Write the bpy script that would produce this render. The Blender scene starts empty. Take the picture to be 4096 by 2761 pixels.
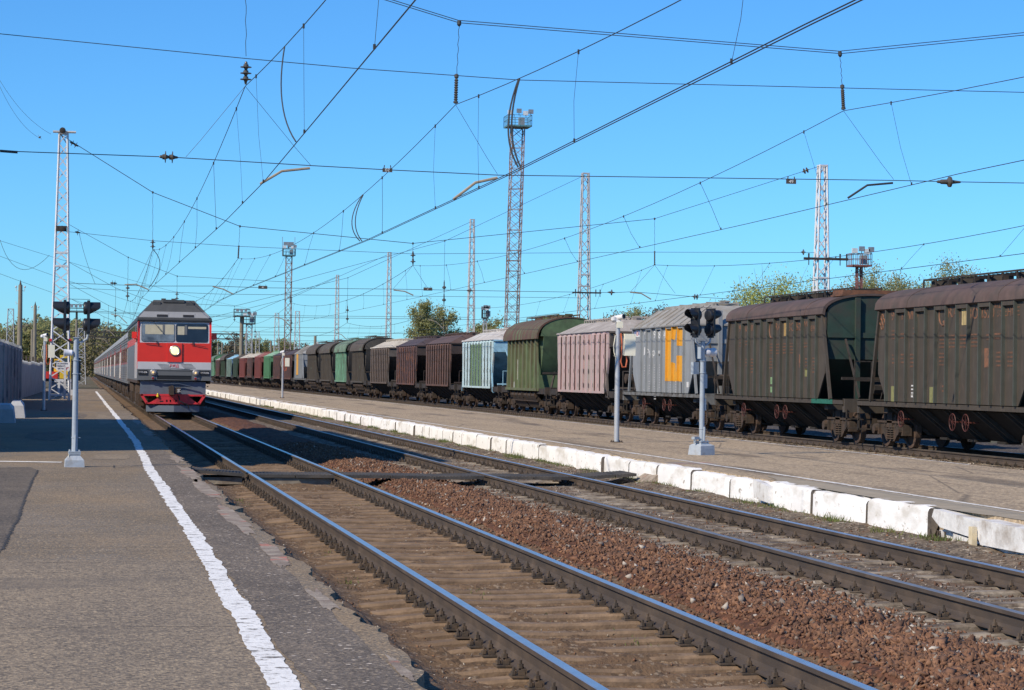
import bpy, bmesh, math, random
import numpy as np
from mathutils import Vector, Matrix
random.seed(7); RNG = np.random.default_rng(11)
R = math.radians
sc = bpy.context.scene
COL = sc.collection

# ------------------------------------------------------------------ camera
H = 1.818                                   # eye above the rail tops
F = 9050.0; WPX, HPX = 4096.0, 2761.0       # focal length in photo pixels
TH = math.atan(1716.4 / F); PI_ = math.atan(122.0 / F); RO = R(0.75)
EYE = Vector((0, 0, H))
_r = Vector((math.cos(TH), -math.sin(TH), 0))
_f0 = Vector((math.sin(TH), math.cos(TH), 0))
FWD = _f0 * math.cos(PI_) + Vector((0, 0, math.sin(PI_)))
_u = _r.cross(FWD)
CR = _r * math.cos(RO) + _u * math.sin(RO)
CU = _u * math.cos(RO) - _r * math.sin(RO)
cam = bpy.data.cameras.new('camera'); camo = bpy.data.objects.new('camera', cam); COL.objects.link(camo)
cam.sensor_width = 36; cam.lens = F / WPX * 36; cam.clip_start = 0.5; cam.clip_end = 9000
camo.matrix_world = Matrix(((CR.x, CU.x, -FWD.x, EYE.x), (CR.y, CU.y, -FWD.y, EYE.y), (CR.z, CU.z, -FWD.z, EYE.z), (0, 0, 0, 1)))
sc.camera = camo
def ray(sx, sy): return FWD * F + CR * (sx - WPX / 2) - CU * (sy - HPX / 2)
def at(sx, sy, Y):                          # a point of the vertical plane y = Y across the tracks
    d = ray(sx, sy); return EYE + d * ((Y - EYE.y) / d.y)
def atx(sx, sy, X):                         # a point of the vertical plane x = X along the tracks
    d = ray(sx, sy); return EYE + d * ((X - EYE.x) / d.x)
def atz(sx, sy, Z):                         # a point of a level plane
    d = ray(sx, sy); return EYE + d * ((Z - EYE.z) / d.z)
K = 4096 / 2326.0
def dp(x, y, Y): return at(x * K, y * K, Y)

# ------------------------------------------------------------------ mesh builder
class MB:
    def __init__(s): s.v = []; s.f = []; s.m = []; s.mi = 0
    def add(s, vs, fs):
        o = len(s.v); s.v.extend([tuple(p) for p in vs])
        for f in fs: s.f.append([i + o for i in f]); s.m.append(s.mi)
        return s
    def box(s, x0, x1, y0, y1, z0, z1):
        return s.add([(x0,y0,z0),(x1,y0,z0),(x1,y1,z0),(x0,y1,z0),(x0,y0,z1),(x1,y0,z1),(x1,y1,z1),(x0,y1,z1)],
                     [(0,3,2,1),(4,5,6,7),(0,1,5,4),(1,2,6,5),(2,3,7,6),(3,0,4,7)])
    def bar(s, p, q, w, h=None, up=(0,0,1)):
        h = h or w; p = Vector(p); q = Vector(q); d = (q - p).normalized(); up = Vector(up)
        a = d.cross(up)
        if a.length < 1e-4: a = d.cross(Vector((1,0,0)))
        a.normalize(); b = a.cross(d); a = a * w / 2; b = b * h / 2
        return s.add([p-a-b,p+a-b,p+a+b,p-a+b,q-a-b,q+a-b,q+a+b,q-a+b],
                     [(0,3,2,1),(4,5,6,7),(0,1,5,4),(1,2,6,5),(2,3,7,6),(3,0,4,7)])
    def tube(s, pts, r, n=6, cap=True):
        pts = [Vector(p) for p in pts]; rs = r if isinstance(r, (list, tuple)) else [r] * len(pts)
        o = len(s.v); prev = None
        for i, p in enumerate(pts):
            d = (pts[min(i+1, len(pts)-1)] - pts[max(i-1, 0)]).normalized()
            if prev is None:
                a = d.cross(Vector((0,0,1)))
                if a.length < 1e-3: a = d.cross(Vector((1,0,0)))
            else: a = prev - d * prev.dot(d)
            a.normalize(); prev = a; b = d.cross(a)
            for k in range(n):
                t = 2 * math.pi * (k + .5) / n
                s.v.append(tuple(p + (a * math.cos(t) + b * math.sin(t)) * rs[i]))
        for i in range(len(pts) - 1):
            for k in range(n):
                s.f.append([o+i*n+k, o+i*n+(k+1)%n, o+(i+1)*n+(k+1)%n, o+(i+1)*n+k]); s.m.append(s.mi)
        if cap:
            s.f.append([o+k for k in range(n)][::-1]); s.m.append(s.mi)
            s.f.append([o+(len(pts)-1)*n+k for k in range(n)]); s.m.append(s.mi)
        return s
    def cyl(s, p, q, r, r2=None, n=12): return s.tube([p, q], [r, r if r2 is None else r2], n)
    def lathe(s, p, q, prof, n=12):         # prof: (t along p->q in metres, radius)
        p = Vector(p); d = (Vector(q) - p).normalized()
        a = d.cross(Vector((0,0,1)))
        if a.length < 1e-3: a = d.cross(Vector((1,0,0)))
        a.normalize(); b = d.cross(a); o = len(s.v)
        for t, r in prof:
            for k in range(n):
                w = 2 * math.pi * k / n
                s.v.append(tuple(p + d * t + (a * math.cos(w) + b * math.sin(w)) * r))
        for i in range(len(prof) - 1):
            for k in range(n):
                s.f.append([o+i*n+k, o+i*n+(k+1)%n, o+(i+1)*n+(k+1)%n, o+(i+1)*n+k]); s.m.append(s.mi)
        s.f.append([o+k for k in range(n)][::-1]); s.m.append(s.mi)
        s.f.append([o+(len(prof)-1)*n+k for k in range(n)]); s.m.append(s.mi)
        return s
    def prism(s, poly, ax, c0, c1):
        def P(a, b, c): return (c, a, b) if ax == 'x' else (a, c, b) if ax == 'y' else (a, b, c)
        n = len(poly); o = len(s.v)
        s.v.extend([P(a, b, c0) for a, b in poly] + [P(a, b, c1) for a, b in poly])
        for i in range(n):
            s.f.append([o+i, o+(i+1)%n, o+n+(i+1)%n, o+n+i]); s.m.append(s.mi)
        s.f.append([o+i for i in range(n)][::-1]); s.m.append(s.mi)
        s.f.append([o+n+i for i in range(n)]); s.m.append(s.mi)
        return s
    def ring(s, c, axis, r, t, n=20, k=6):
        c = Vector(c); d = Vector(axis).normalized()
        a = d.cross(Vector((0,0,1)))
        if a.length < 1e-3: a = d.cross(Vector((1,0,0)))
        a.normalize(); b = d.cross(a); o = len(s.v)
        for i in range(n):
            w = 2*math.pi*i/n; e = a*math.cos(w)+b*math.sin(w)
            for j in range(k):
                q = 2*math.pi*j/k; s.v.append(tuple(c+e*(r+t*math.cos(q))+d*t*math.sin(q)))
        for i in range(n):
            for j in range(k):
                s.f.append([o+i*k+j, o+((i+1)%n)*k+j, o+((i+1)%n)*k+(j+1)%k, o+i*k+(j+1)%k]); s.m.append(s.mi)
        return s
    def mesh(s, name, mats, smooth=35, weld=True):
        me = bpy.data.meshes.new(name); me.from_pydata(s.v, [], s.f)
        for m in (mats if isinstance(mats, (list, tuple)) else [mats]): me.materials.append(m)
        if any(s.m): me.polygons.foreach_set('material_index', s.m)
        if weld and len(s.f) < 60000:
            bm = bmesh.new(); bm.from_mesh(me); bmesh.ops.recalc_face_normals(bm, faces=bm.faces); bm.to_mesh(me); bm.free()
        if smooth:
            me.polygons.foreach_set('use_smooth', [True] * len(me.polygons)); me.set_sharp_from_angle(angle=R(smooth))
        me.update(); return me
    def build(s, name, mats, parent=None, smooth=35, loc=None, rz=0, label=None):
        return put(name, s.mesh(name, mats, smooth), parent, loc, rz, label)
def put(name, me, parent=None, loc=None, rz=0, label=None):
    o = bpy.data.objects.new(name, me); COL.objects.link(o)
    if parent: o.parent = parent
    if loc is not None: o.location = loc
    o.rotation_euler.z = rz
    if label: o['label'] = label
    return o
def tag(o, label=None, cat=None, group=None, kind=None):
    if label: o['label'] = label
    if cat: o['category'] = cat
    if group: o['group'] = group
    if kind: o['kind'] = kind
    return o
def thing(name, label, cat, loc=(0,0,0), rz=0, group=None):
    o = bpy.data.objects.new(name, None); COL.objects.link(o); o.location = loc; o.rotation_euler.z = rz
    o.empty_display_size = .2
    return tag(o, label, cat, group)
KIDS = {}
def dup(root, loc, rz=None, label=None, group=None):
    def cp(o, par):
        c = o.copy(); COL.objects.link(c); c.parent = par
        for ch in [x for x in o.children]: cp(ch, c)
        return c
    r = root.copy(); COL.objects.link(r); r.location = loc
    if rz is not None: r.rotation_euler.z = rz
    for ch in [x for x in root.children]: cp(ch, r)
    if label: r['label'] = label
    if group: r['group'] = group
    return r
def recolour(root, table):                  # give a copy its own paint: object-level material slots
    for o in [root] + list(root.children_recursive):
        if o.type == 'MESH':
            for s in o.material_slots:
                if s.material and s.material.name in table:
                    m = table[s.material.name]; s.link = 'OBJECT'; s.material = m
def raw(name, V, Fq, mats, parent=None, smooth=False, midx=None):   # big meshes from numpy arrays of quads or triangles
    V = np.asarray(V, np.float32).reshape(-1, 3); Fq = np.asarray(Fq, np.int32); k = Fq.shape[1]
    me = bpy.data.meshes.new(name); me.vertices.add(len(V)); me.vertices.foreach_set('co', V.ravel())
    me.loops.add(Fq.size); me.loops.foreach_set('vertex_index', Fq.ravel())
    me.polygons.add(len(Fq)); me.polygons.foreach_set('loop_start', np.arange(0, Fq.size, k, dtype=np.int32))
    me.polygons.foreach_set('loop_total', np.full(len(Fq), k, np.int32))
    for m in (mats if isinstance(mats, (list, tuple)) else [mats]): me.materials.append(m)
    if midx is not None: me.polygons.foreach_set('material_index', np.asarray(midx, np.int32))
    if smooth: me.polygons.foreach_set('use_smooth', np.ones(len(Fq), bool))
    me.update(calc_edges=True); me.validate()
    return put(name, me, parent)
_fc = {}
def text_mesh(txt, size, mat, name='lettering'):    # flat letters in the local x-z plane, centred, facing -y
    cu = bpy.data.curves.new('lettering_curve', 'FONT'); cu.body = txt; cu.size = size; cu.align_x = 'CENTER'; cu.align_y = 'CENTER'
    cu.extrude = .003; cu.resolution_u = 3
    ob = bpy.data.objects.new('lettering_curve', cu); COL.objects.link(ob)
    dg = bpy.context.evaluated_depsgraph_get(); me = bpy.data.meshes.new_from_object(ob.evaluated_get(dg))
    bpy.data.objects.remove(ob); bpy.data.curves.remove(cu)
    me.name = name; me.materials.clear(); me.materials.append(mat); return me
def letters(txt, size, mat, parent, loc, face='-y', sx=1.0, label=None, name='lettering'):
    o = put(name, text_mesh(txt, size, mat, name), parent, loc, 0, label)
    o.rotation_euler = {'-y': (R(90), 0, 0), '-x': (R(90), 0, R(-90)), '+y': (R(90), 0, R(180))}[face]; o.scale = (sx, 1, 1)
    return o

# ------------------------------------------------------------------ materials
def M(name, col, rough=.7, metal=0., var=.25, scale=4., col2=None, s2=2., thr=.55, soft=.12, stretch=(1,1,1),
      col3=None, s3=6., thr3=.62, stretch3=None, bump=0., bscale=60., spec=.5, world=False, coat=0.):
    m = bpy.data.materials.new(name); m.use_nodes = True; nt = m.node_tree; N = nt.nodes; L = nt.links
    b = N['Principled BSDF']; b.inputs['Roughness'].default_value = rough; b.inputs['Metallic'].default_value = metal
    b.inputs['Specular IOR Level'].default_value = spec; b.inputs['Coat Weight'].default_value = coat
    tc = N.new('ShaderNodeTexCoord'); oi = N.new('ShaderNodeObjectInfo')
    off = N.new('ShaderNodeVectorMath'); off.operation = 'MULTIPLY_ADD'
    cmb = N.new('ShaderNodeCombineXYZ')
    for k in range(3): L.new(oi.outputs['Random'], cmb.inputs[k])
    L.new(cmb.outputs[0], off.inputs[0]); off.inputs[1].default_value = (0 if world else 37.,) * 3; L.new(tc.outputs['Object'], off.inputs[2])
    vec = off.outputs[0]
    def noise(sc_, st=(1,1,1), det=5, rgh=.6):
        mp = N.new('ShaderNodeMapping'); mp.inputs['Scale'].default_value = st; L.new(vec, mp.inputs['Vector'])
        n = N.new('ShaderNodeTexNoise'); n.inputs['Scale'].default_value = sc_; n.inputs['Detail'].default_value = det; n.inputs['Roughness'].default_value = rgh
        L.new(mp.outputs[0], n.inputs['Vector']); return n.outputs['Fac']
    def ramp(x, lo, hi):
        r = N.new('ShaderNodeMapRange'); r.inputs['From Min'].default_value = lo; r.inputs['From Max'].default_value = hi; L.new(x, r.inputs['Value']); return r.outputs[0]
    def mix(f, a, bcol):
        x = N.new('ShaderNodeMix'); x.data_type = 'RGBA'; L.new(f, x.inputs['Factor'])
        if isinstance(a, tuple): x.inputs['A'].default_value = (*a, 1)
        else: L.new(a, x.inputs['A'])
        if isinstance(bcol, tuple): x.inputs['B'].default_value = (*bcol, 1)
        else: L.new(bcol, x.inputs['B'])
        return x.outputs['Result']
    lo = tuple(max(0, c * (1 - var)) for c in col); hi = tuple(min(1, c * (1 + var)) for c in col)
    c = mix(ramp(noise(scale), .3, .7), lo, hi)
    if col2: c = mix(ramp(noise(s2, stretch), thr - soft, thr + soft), c, col2)
    if col3: c = mix(ramp(noise(s3, stretch3 or (1,1,1)), thr3 - .05, thr3 + .05), c, col3)
    L.new(c, b.inputs['Base Color'])
    if bump:
        bp = N.new('ShaderNodeBump'); bp.inputs['Strength'].default_value = bump; bp.inputs['Distance'].default_value = .02
        L.new(noise(bscale, det=6), bp.inputs['Height']); L.new(bp.outputs[0], b.inputs['Normal'])
    m['nt'] = 1
    return m
def emit(name, col, strength):
    m = bpy.data.materials.new(name); m.use_nodes = True; b = m.node_tree.nodes['Principled BSDF']
    b.inputs['Base Color'].default_value = (*col, 1); b.inputs['Emission Color'].default_value = (*col, 1); b.inputs['Emission Strength'].default_value = strength
    return m

# ------------------------------------------------------------------ light
w = bpy.data.worlds.new('World'); sc.world = w; w.use_nodes = True
SUN = Vector((-.85, -.50, 0)).normalized() * math.cos(R(39)) + Vector((0, 0, math.sin(R(39))))
nt = w.node_tree; bg = nt.nodes['Background']
sky = nt.nodes.new('ShaderNodeTexSky'); sky.sky_type = 'NISHITA'; sky.sun_disc = False
sky.sun_elevation = R(39); sky.sun_rotation = math.atan2(SUN.x, SUN.y)
sky.altitude = 0; sky.air_density = 1.0; sky.dust_density = 0.0; sky.ozone_density = 5.0
hs = nt.nodes.new('ShaderNodeHueSaturation'); hs.inputs['Saturation'].default_value = 1.0
tn = nt.nodes.new('ShaderNodeMix'); tn.data_type = 'RGBA'; tn.blend_type = 'MULTIPLY'; tn.inputs['Factor'].default_value = 1; tn.inputs['B'].default_value = (.455, .945, 1.39, 1)   # deep polarised blue of the photograph's sky
nt.links.new(sky.outputs[0], tn.inputs['A']); nt.links.new(tn.outputs['Result'], hs.inputs['Color']); nt.links.new(hs.outputs[0], bg.inputs['Color'])
bg.inputs['Strength'].default_value = .110
sl = bpy.data.lights.new('sun', 'SUN'); sl.energy = 5.0; sl.angle = R(.5); sl.color = (1, .88, .70)
so = bpy.data.objects.new('sun', sl); COL.objects.link(so); so.rotation_euler = (-SUN).to_track_quat('-Z', 'Y').to_euler()
sc.view_settings.view_transform = 'Standard'; sc.view_settings.look = 'None'; sc.view_settings.exposure = 0.0
sc.cycles.max_bounces = 5; sc.cycles.diffuse_bounces = 2; sc.cycles.glossy_bounces = 3; sc.cycles.transparent_max_bounces = 6
# ================================================================== the setting
ZL, ZM = .15, .26                            # level of the near platform and of the middle platform
XE, XK, XF = 1.88, 10.2, 16.4                # near platform edge, kerb face, far edge of the middle platform
AX, BX, FX = 3.80, 8.10, 22.73               # track axes
G = .795

def nz(x, y, s, seed=0):                     # smooth value noise
    x = np.asarray(x, float) / s; y = np.asarray(y, float) / s
    xi = np.floor(x).astype(np.int64); yi = np.floor(y).astype(np.int64); xf = x - xi; yf = y - yi
    def h(a, b):
        n = (a * 374761393 + b * 668265263 + seed * 69069) & 0x7fffffff
        n = ((n ^ (n >> 13)) * 1274126177) & 0x7fffffff
        return ((n ^ (n >> 16)) & 0xffff) / 65535.0
    u = xf * xf * (3 - 2 * xf); v = yf * yf * (3 - 2 * yf)
    return (h(xi, yi) * (1 - u) + h(xi + 1, yi) * u) * (1 - v) + (h(xi, yi + 1) * (1 - u) + h(xi + 1, yi + 1) * u) * v - .5

def ground_mat(name, base, spec):            # layered procedural earth: list of (colour, scale, threshold, softness, stretch)
    m = bpy.data.materials.new(name); m.use_nodes = True; nt = m.node_tree; N = nt.nodes; L = nt.links
    b = N['Principled BSDF']; b.inputs['Roughness'].default_value = .92; b.inputs['Specular IOR Level'].default_value = .25
    tc = N.new('ShaderNodeTexCoord'); c = None
    rgb = N.new('ShaderNodeRGB'); rgb.outputs[0].default_value = (*base, 1); c = rgb.outputs[0]
    for kind, col, s, thr, soft, st, amt in spec:
        mp = N.new('ShaderNodeMapping'); mp.inputs['Scale'].default_value = st; mp.inputs['Location'].default_value = (s * 3.1, s * 1.7, 0); L.new(tc.outputs['Object'], mp.inputs['Vector'])
        if kind == 'n':
            n = N.new('ShaderNodeTexNoise'); n.inputs['Scale'].default_value = s; n.inputs['Detail'].default_value = 6; n.inputs['Roughness'].default_value = .62; o = n.outputs['Fac']
        else:
            n = N.new('ShaderNodeTexVoronoi'); n.inputs['Scale'].default_value = s
            if kind == 'c': n.feature = 'DISTANCE_TO_EDGE'; o = n.outputs['Distance']
            else:
                sp = N.new('ShaderNodeSeparateColor'); L.new(n.outputs['Color'], sp.inputs[0]); o = sp.outputs[0]
        L.new(mp.outputs[0], n.inputs['Vector'])
        r = N.new('ShaderNodeMapRange'); r.inputs['To Max'].default_value = amt
        a, z = (thr + soft, thr - soft) if kind == 'c' else (thr - soft, thr + soft)
        r.inputs['From Min'].default_value = a; r.inputs['From Max'].default_value = z; L.new(o, r.inputs['Value'])
        x = N.new('ShaderNodeMix'); x.data_type = 'RGBA'; L.new(r.outputs[0], x.inputs['Factor']); L.new(c, x.inputs['A']); x.inputs['B'].default_value = (*col, 1); c = x.outputs['Result']
    L.new(c, b.inputs['Base Color'])
    n = N.new('ShaderNodeTexNoise'); n.inputs['Scale'].default_value = 45; n.inputs['Detail'].default_value = 8; L.new(tc.outputs['Object'], n.inputs['Vector'])
    bp = N.new('ShaderNodeBump'); bp.inputs['Strength'].default_value = .55; bp.inputs['Distance'].default_value = .03; L.new(n.outputs['Fac'], bp.inputs['Height']); L.new(bp.outputs[0], b.inputs['Normal'])
    return m
ASPH = ground_mat('worn_asphalt', (0.207, 0.179, 0.147), [
    ('n', (0.162, 0.133, 0.097), .35, .50, .10, (1, .6, 1), .85), ('n', (0.318, 0.230, 0.138), .5, .58, .10, (1, .35, 1), .7),
    ('n', (0.149, 0.123, 0.092), .9, .60, .05, (.25, 2.2, 1), .6), ('v', (0.442, 0.318, 0.186), 60, .80, .05, (1, 1, 1), .75), ('v', (0.111, 0.088, 0.065), 50, .78, .05, (1, 1, 1), .7),
    ('v', (0.650, 0.530, 0.361), 55, .993, .004, (1, 1, 1), .9), ('n', (0.260, 0.190, 0.119), 14, .60, .1, (1, 1, 1), .5), ('n', (0.111, 0.092, 0.068), 1.3, .66, .03, (.3, 3, 1), .5)])
ASPH2 = ground_mat('pale_gravelly_asphalt', (0.388, 0.299, 0.201), [
    ('n', (0.285, 0.221, 0.151), .5, .54, .10, (1.4, .2, 1), .7), ('v', (0.570, 0.441, 0.290), 26, .70, .08, (1, 1, 1), .8), ('v', (0.137, 0.110, 0.079), 22, .80, .05, (1, 1, 1), .7),
    ('n', (0.154, 0.121, 0.086), .7, .60, .04, (1.3, .16, 1), .8), ('n', (0.456, 0.352, 0.238), 6, .62, .08, (1, 1, 1), .5), ('c', (0.103, 0.084, 0.063), .3, .004, .004, (1, .4, 1), .7)])
SAND = ground_mat('oily_brown_sand', (.150, .097, .057), [
    ('n', (.125, .080, .048), 1.3, .53, .10, (1, 1, 1), .85), ('n', (.24, .165, .10), 3.0, .60, .08, (1, 1, 1), .7), ('n', (.085, .06, .042), 7, .62, .05, (.5, 2, 1), .7),
    ('v', (.27, .21, .15), 40, .90, .03, (1, 1, 1), .7), ('v', (.06, .042, .03), 28, .80, .05, (1, 1, 1), .6), ('n', (.045, .036, .03), .45, .68, .03, (1, 1, 1), .8)])
GRIT = ground_mat('grey_brown_grit', (0.185, 0.146, 0.105), [
    ('n', (0.081, 0.060, 0.043), 2.0, .5, .1, (1, 1, 1), .8), ('v', (0.291, 0.238, 0.175), 30, .80, .05, (1, 1, 1), .8), ('v', (0.056, 0.045, 0.034), 22, .72, .06, (1, 1, 1), .7),
    ('n', (0.168, 0.103, 0.060), 1.0, .58, .08, (1, 1, 1), .6), ('v', (0.448, 0.389, 0.310), 18, .965, .01, (1, 1, 1), .8)])
REDB = ground_mat('red_brown_ballast_fines', (0.115, 0.053, 0.030), [
    ('v', (0.203, 0.088, 0.048), 22, .6, .1, (1, 1, 1), .8), ('v', (0.041, 0.022, 0.015), 18, .7, .06, (1, 1, 1), .8), ('n', (0.081, 0.040, 0.025), 2, .5, .1, (1, 1, 1), .6)])
EARTH = ground_mat('yard_earth', (.11, .09, .06), [
    ('n', (.065, .075, .03), .05, .5, .08, (1, 1, 1), .8), ('n', (.16, .13, .09), .4, .55, .1, (1, 1, 1), .7), ('v', (.2, .17, .13), 14, .8, .05, (1, 1, 1), .6)])

# one sheet of earth to the horizon, dropping a little below the yard
o = MB().add([(-4000, -600, -.62), (5000, -600, -.62), (5000, 7000, -.62), (-4000, 7000, -.62)], [(0, 1, 2, 3)]).build('ground', EARTH, smooth=0)
tag(o, 'brown yard earth running out to the horizon', 'ground', kind='structure')

def sheet(name, x0, x1, nx, ys, fz, mat, label, cat):
    xs = np.linspace(x0, x1, nx); X, Y = np.meshgrid(xs, ys); Z = fz(X, Y)
    V = np.stack([X, Y, Z], -1).reshape(-1, 3); n0, n1 = len(ys), nx
    i = (np.arange(n0 - 1)[:, None] * n1 + np.arange(n1 - 1)[None, :]).ravel()
    o = raw(name, V, np.stack([i, i + 1, i + n1 + 1, i + n1], 1), mat, smooth=True)
    return tag(o, label, cat, kind='structure')

# trackbed: sand in the near track, red ballast heap, grit in the second track
SP = .56
def sleeper_wave(Y): return np.cos(2 * np.pi * (Y - .28) / SP)
def bed_z(X, Y):
    z = -.203 + .045 * nz(X, Y, .9, 1) + .03 * nz(X, Y, .28, 2) + .016 * nz(X, Y, .09, 3)
    a = np.clip(1 - np.abs(X - AX) / 1.55, 0, 1) > 0
    z = z + np.where(a, (.030 * (sleeper_wave(Y + .06 * nz(X, Y, .9, 5)) + .5 * np.cos(4 * np.pi * (Y + .05 * nz(X, Y, .6, 15)) / SP)) * (.75 + .9 * nz(X, Y, 1.3, 4))) * np.clip((1.55 - np.abs(X - AX)) * 2, 0, 1) - .032, 0)
    mid = np.exp(-((X - 5.98) / .62) ** 4); z = z + mid * (.085 + .06 * nz(X, Y, .8, 6) + .05 * nz(X, Y, .13, 7))
    ridge = np.exp(-((X - 2.12) / .22) ** 2); z = z + ridge * (.10 + .05 * nz(X, Y, .7, 8))
    k = np.clip((X - 9.35) / .6, 0, 1); z = z + k * (.11 + .05 * nz(X, Y, .5, 9))
    return z
def lines(y0, y1, s): return np.arange(y0, y1, s)
NEAR = np.concatenate([lines(9, 34, .03), lines(34, 62, .055), lines(62, 110, .2), lines(110, 640, 3.0)])
sheet('sand_trackbed', 1.70, 5.32, 110, NEAR, bed_z, SAND, 'brown sandy bed under the near track', 'trackbed')
sheet('ballast_trackbed', 5.32, 6.72, 46, NEAR, bed_z, REDB, 'red brown ballast shoulder between the two tracks', 'trackbed')
sheet('gravel_trackbed', 6.72, 10.4, 90, NEAR, bed_z, GRIT, 'grey brown grit bed under the second track', 'trackbed')
FBED = ground_mat('shade_dark_freight_bed', (.085, .070, .058), [('n', (.05, .042, .036), 2.0, .5, .1, (1, 1, 1), .8), ('v', (.17, .145, .12), 24, .80, .05, (1, 1, 1), .7)])  # bed colour darkened to deepen the shade under the wagons
FARL = np.concatenate([lines(30, 90, .15), lines(90, 640, 2.5)])
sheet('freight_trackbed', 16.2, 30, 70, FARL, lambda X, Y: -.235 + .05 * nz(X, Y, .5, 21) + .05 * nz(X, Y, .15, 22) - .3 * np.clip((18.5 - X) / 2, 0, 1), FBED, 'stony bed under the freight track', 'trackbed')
sheet('yard_ground', 30, 140, 30, lines(20, 760, 12), lambda X, Y: -.35 + .3 * nz(X, Y, 20, 31), EARTH, 'bare yard ground beyond the freight wagons', 'ground')
sheet('path', -60, 1.8, 30, lines(196, 800, 6), lambda X, Y: -.08 + .12 * nz(X, Y, 14, 33) , EARTH, 'trodden earth beyond the end of the platform', 'path')

# platforms: ragged edges, solid sides
def platform(name, xa, xb, y0, y1, z, edge_amp, mat, label, step=.12):
    ys = np.concatenate([lines(y0, 70, step), lines(70, y1, 1.5), [y1]])
    e = xb + edge_amp * (nz(ys, 0 * ys, .8, 41) * 1.3 + nz(ys, 0 * ys, .2, 42) * .8)
    mb = MB(); n = len(ys)
    xs = [xa, xa + (xb - xa) * .6]
    for y, x in zip(ys, e):
        mb.v += [(xs[0], y, -.6), (xs[0], y, z), (xs[1], y, z), (x, y, z), (x + .03, y, -.6)]
    for i in range(n - 1):
        for k in range(4): mb.f.append([i*5+k, i*5+k+1, i*5+6+k, i*5+5+k]); mb.m.append(0)
    mb.f.append([(n-1)*5+q for q in range(5)]); mb.m.append(0)
    o = mb.build(name, mat, smooth=0); return tag(o, label, 'platform', kind='structure')
platform('near_platform', -60, XE, -20, 200, ZL, .10, ASPH, 'worn asphalt platform with a white edge line')
platform('middle_platform', XK + .22, XF, -5, 430, ZM, .03, ASPH2, 'pale asphalt platform between the second track and the freight train')

# markings laid 4 mm above: ragged painted lines
WHITE = M('white_line_paint', (.80, .79, .76), .8, var=.08, scale=8, col2=(.16, .14, .12), s2=6, thr=.62, soft=.04, col3=(.36, .34, .31), s3=22, thr3=.61, bump=.3)
WHITE2 = M('worn_line_paint', (.72, .69, .63), .8, var=.12, scale=8, col2=(.3, .26, .22), s2=5, thr=.63, soft=.06)
def marking(name, pts, w, z, mat, label, step=.05, amp=.015, y1=None):
    py = [p[1] for p in pts]; px = [p[0] for p in pts]
    ys = np.concatenate([lines(py[0], min(60, py[-1]), step), lines(60, py[-1], 1.0)]) if py[-1] > 60 else lines(py[0], py[-1], step)
    c = np.interp(ys, py, px) + .03 * nz(ys, 0 * ys, 2.2, 51)
    l = c - w / 2 + amp * 2 * (nz(ys, 0*ys, .35, 52) + .7 * nz(ys, 0*ys, .1, 53)); r = c + w / 2 + amp * 2 * (nz(ys, 0*ys, .4, 54) + .7 * nz(ys, 0*ys, .11, 55))
    V = np.stack([np.stack([l, ys, 0 * ys + z], 1), np.stack([r, ys, 0 * ys + z], 1)], 1).reshape(-1, 3)
    i = np.arange(len(ys) - 1) * 2
    o = raw(name, V, np.stack([i, i + 1, i + 3, i + 2], 1), mat)
    return tag(o, label, 'marking', kind='structure')
marking('platform_line', [(1.06, 9), (1.08, 11.8), (1.115, 17.5), (1.15, 23.8), (1.15, 31.2), (1.155, 41), (1.26, 53.8), (1.23, 78), (1.16, 115), (1.06, 180)], .165, ZL + .005, WHITE, 'thick white safety line along the near platform')
marking('inner_line', [(11.1, 20), (11.18, 36), (11.0, 50), (10.9, 80), (10.85, 140), (10.8, 260)], .10, ZM + .005, WHITE2, 'thin worn white line near the kerb of the middle platform')
marking('outer_line', [(XF - .08, 40), (XF - .08, 90), (XF - .1, 200)], .08, ZM + .005, WHITE2, 'thin white line on the far edge of the middle platform')
PALE = M('pale_worn_concrete', (.34, .285, .225), .9, var=.3, scale=9, col2=(.20, .15, .115), s2=5, thr=.52, col3=(.50, .16, .11), s3=2.2, thr3=.635, bump=.5)
BUFF = M('buff_mortar', (.33, .275, .195), .9, var=.15, scale=3, bump=.2)
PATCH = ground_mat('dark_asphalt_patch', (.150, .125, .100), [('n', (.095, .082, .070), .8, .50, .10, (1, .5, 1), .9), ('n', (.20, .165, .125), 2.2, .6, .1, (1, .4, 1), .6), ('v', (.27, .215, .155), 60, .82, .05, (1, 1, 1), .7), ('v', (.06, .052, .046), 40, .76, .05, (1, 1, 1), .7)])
def blob(name, cx, cy, rx, ry, z, mat, label, cat, n=40, ragged=.35, seed=0):
    mb = MB(); t = np.linspace(0, 2 * np.pi, n, endpoint=False)
    rr = 1 + ragged * (1.6 * nz(np.cos(t) * 2 + seed, np.sin(t) * 2, .9, 61) + .5 * nz(t * 3, 0 * t + seed, .25, 62))
    vs = [(cx + rx * math.copysign(abs(math.cos(a)) ** .7, math.cos(a)) * q, cy + ry * math.copysign(abs(math.sin(a)) ** .7, math.sin(a)) * q, z) for a, q in zip(t, rr)]
    o = mb.add(vs, [tuple(range(n))]).build(name, mat, smooth=0); return tag(o, label, cat, kind='structure')
DSTR = ground_mat('dark_edge_asphalt', (0.183, 0.151, 0.121), [('n', (0.120, 0.100, 0.083), .9, .5, .1, (1, .4, 1), .85), ('n', (0.232, 0.188, 0.146), 2.5, .6, .08, (1, .5, 1), .6), ('v', (0.378, 0.302, 0.216), 55, .84, .05, (1, 1, 1), .75), ('v', (0.079, 0.066, 0.054), 45, .74, .05, (1, 1, 1), .7), ('v', (0.671, 0.580, 0.486), 40, .988, .005, (1, 1, 1), .9), ('n', (0.085, 0.070, 0.057), .6, .62, .04, (1, 1, 1), .7)])
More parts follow.
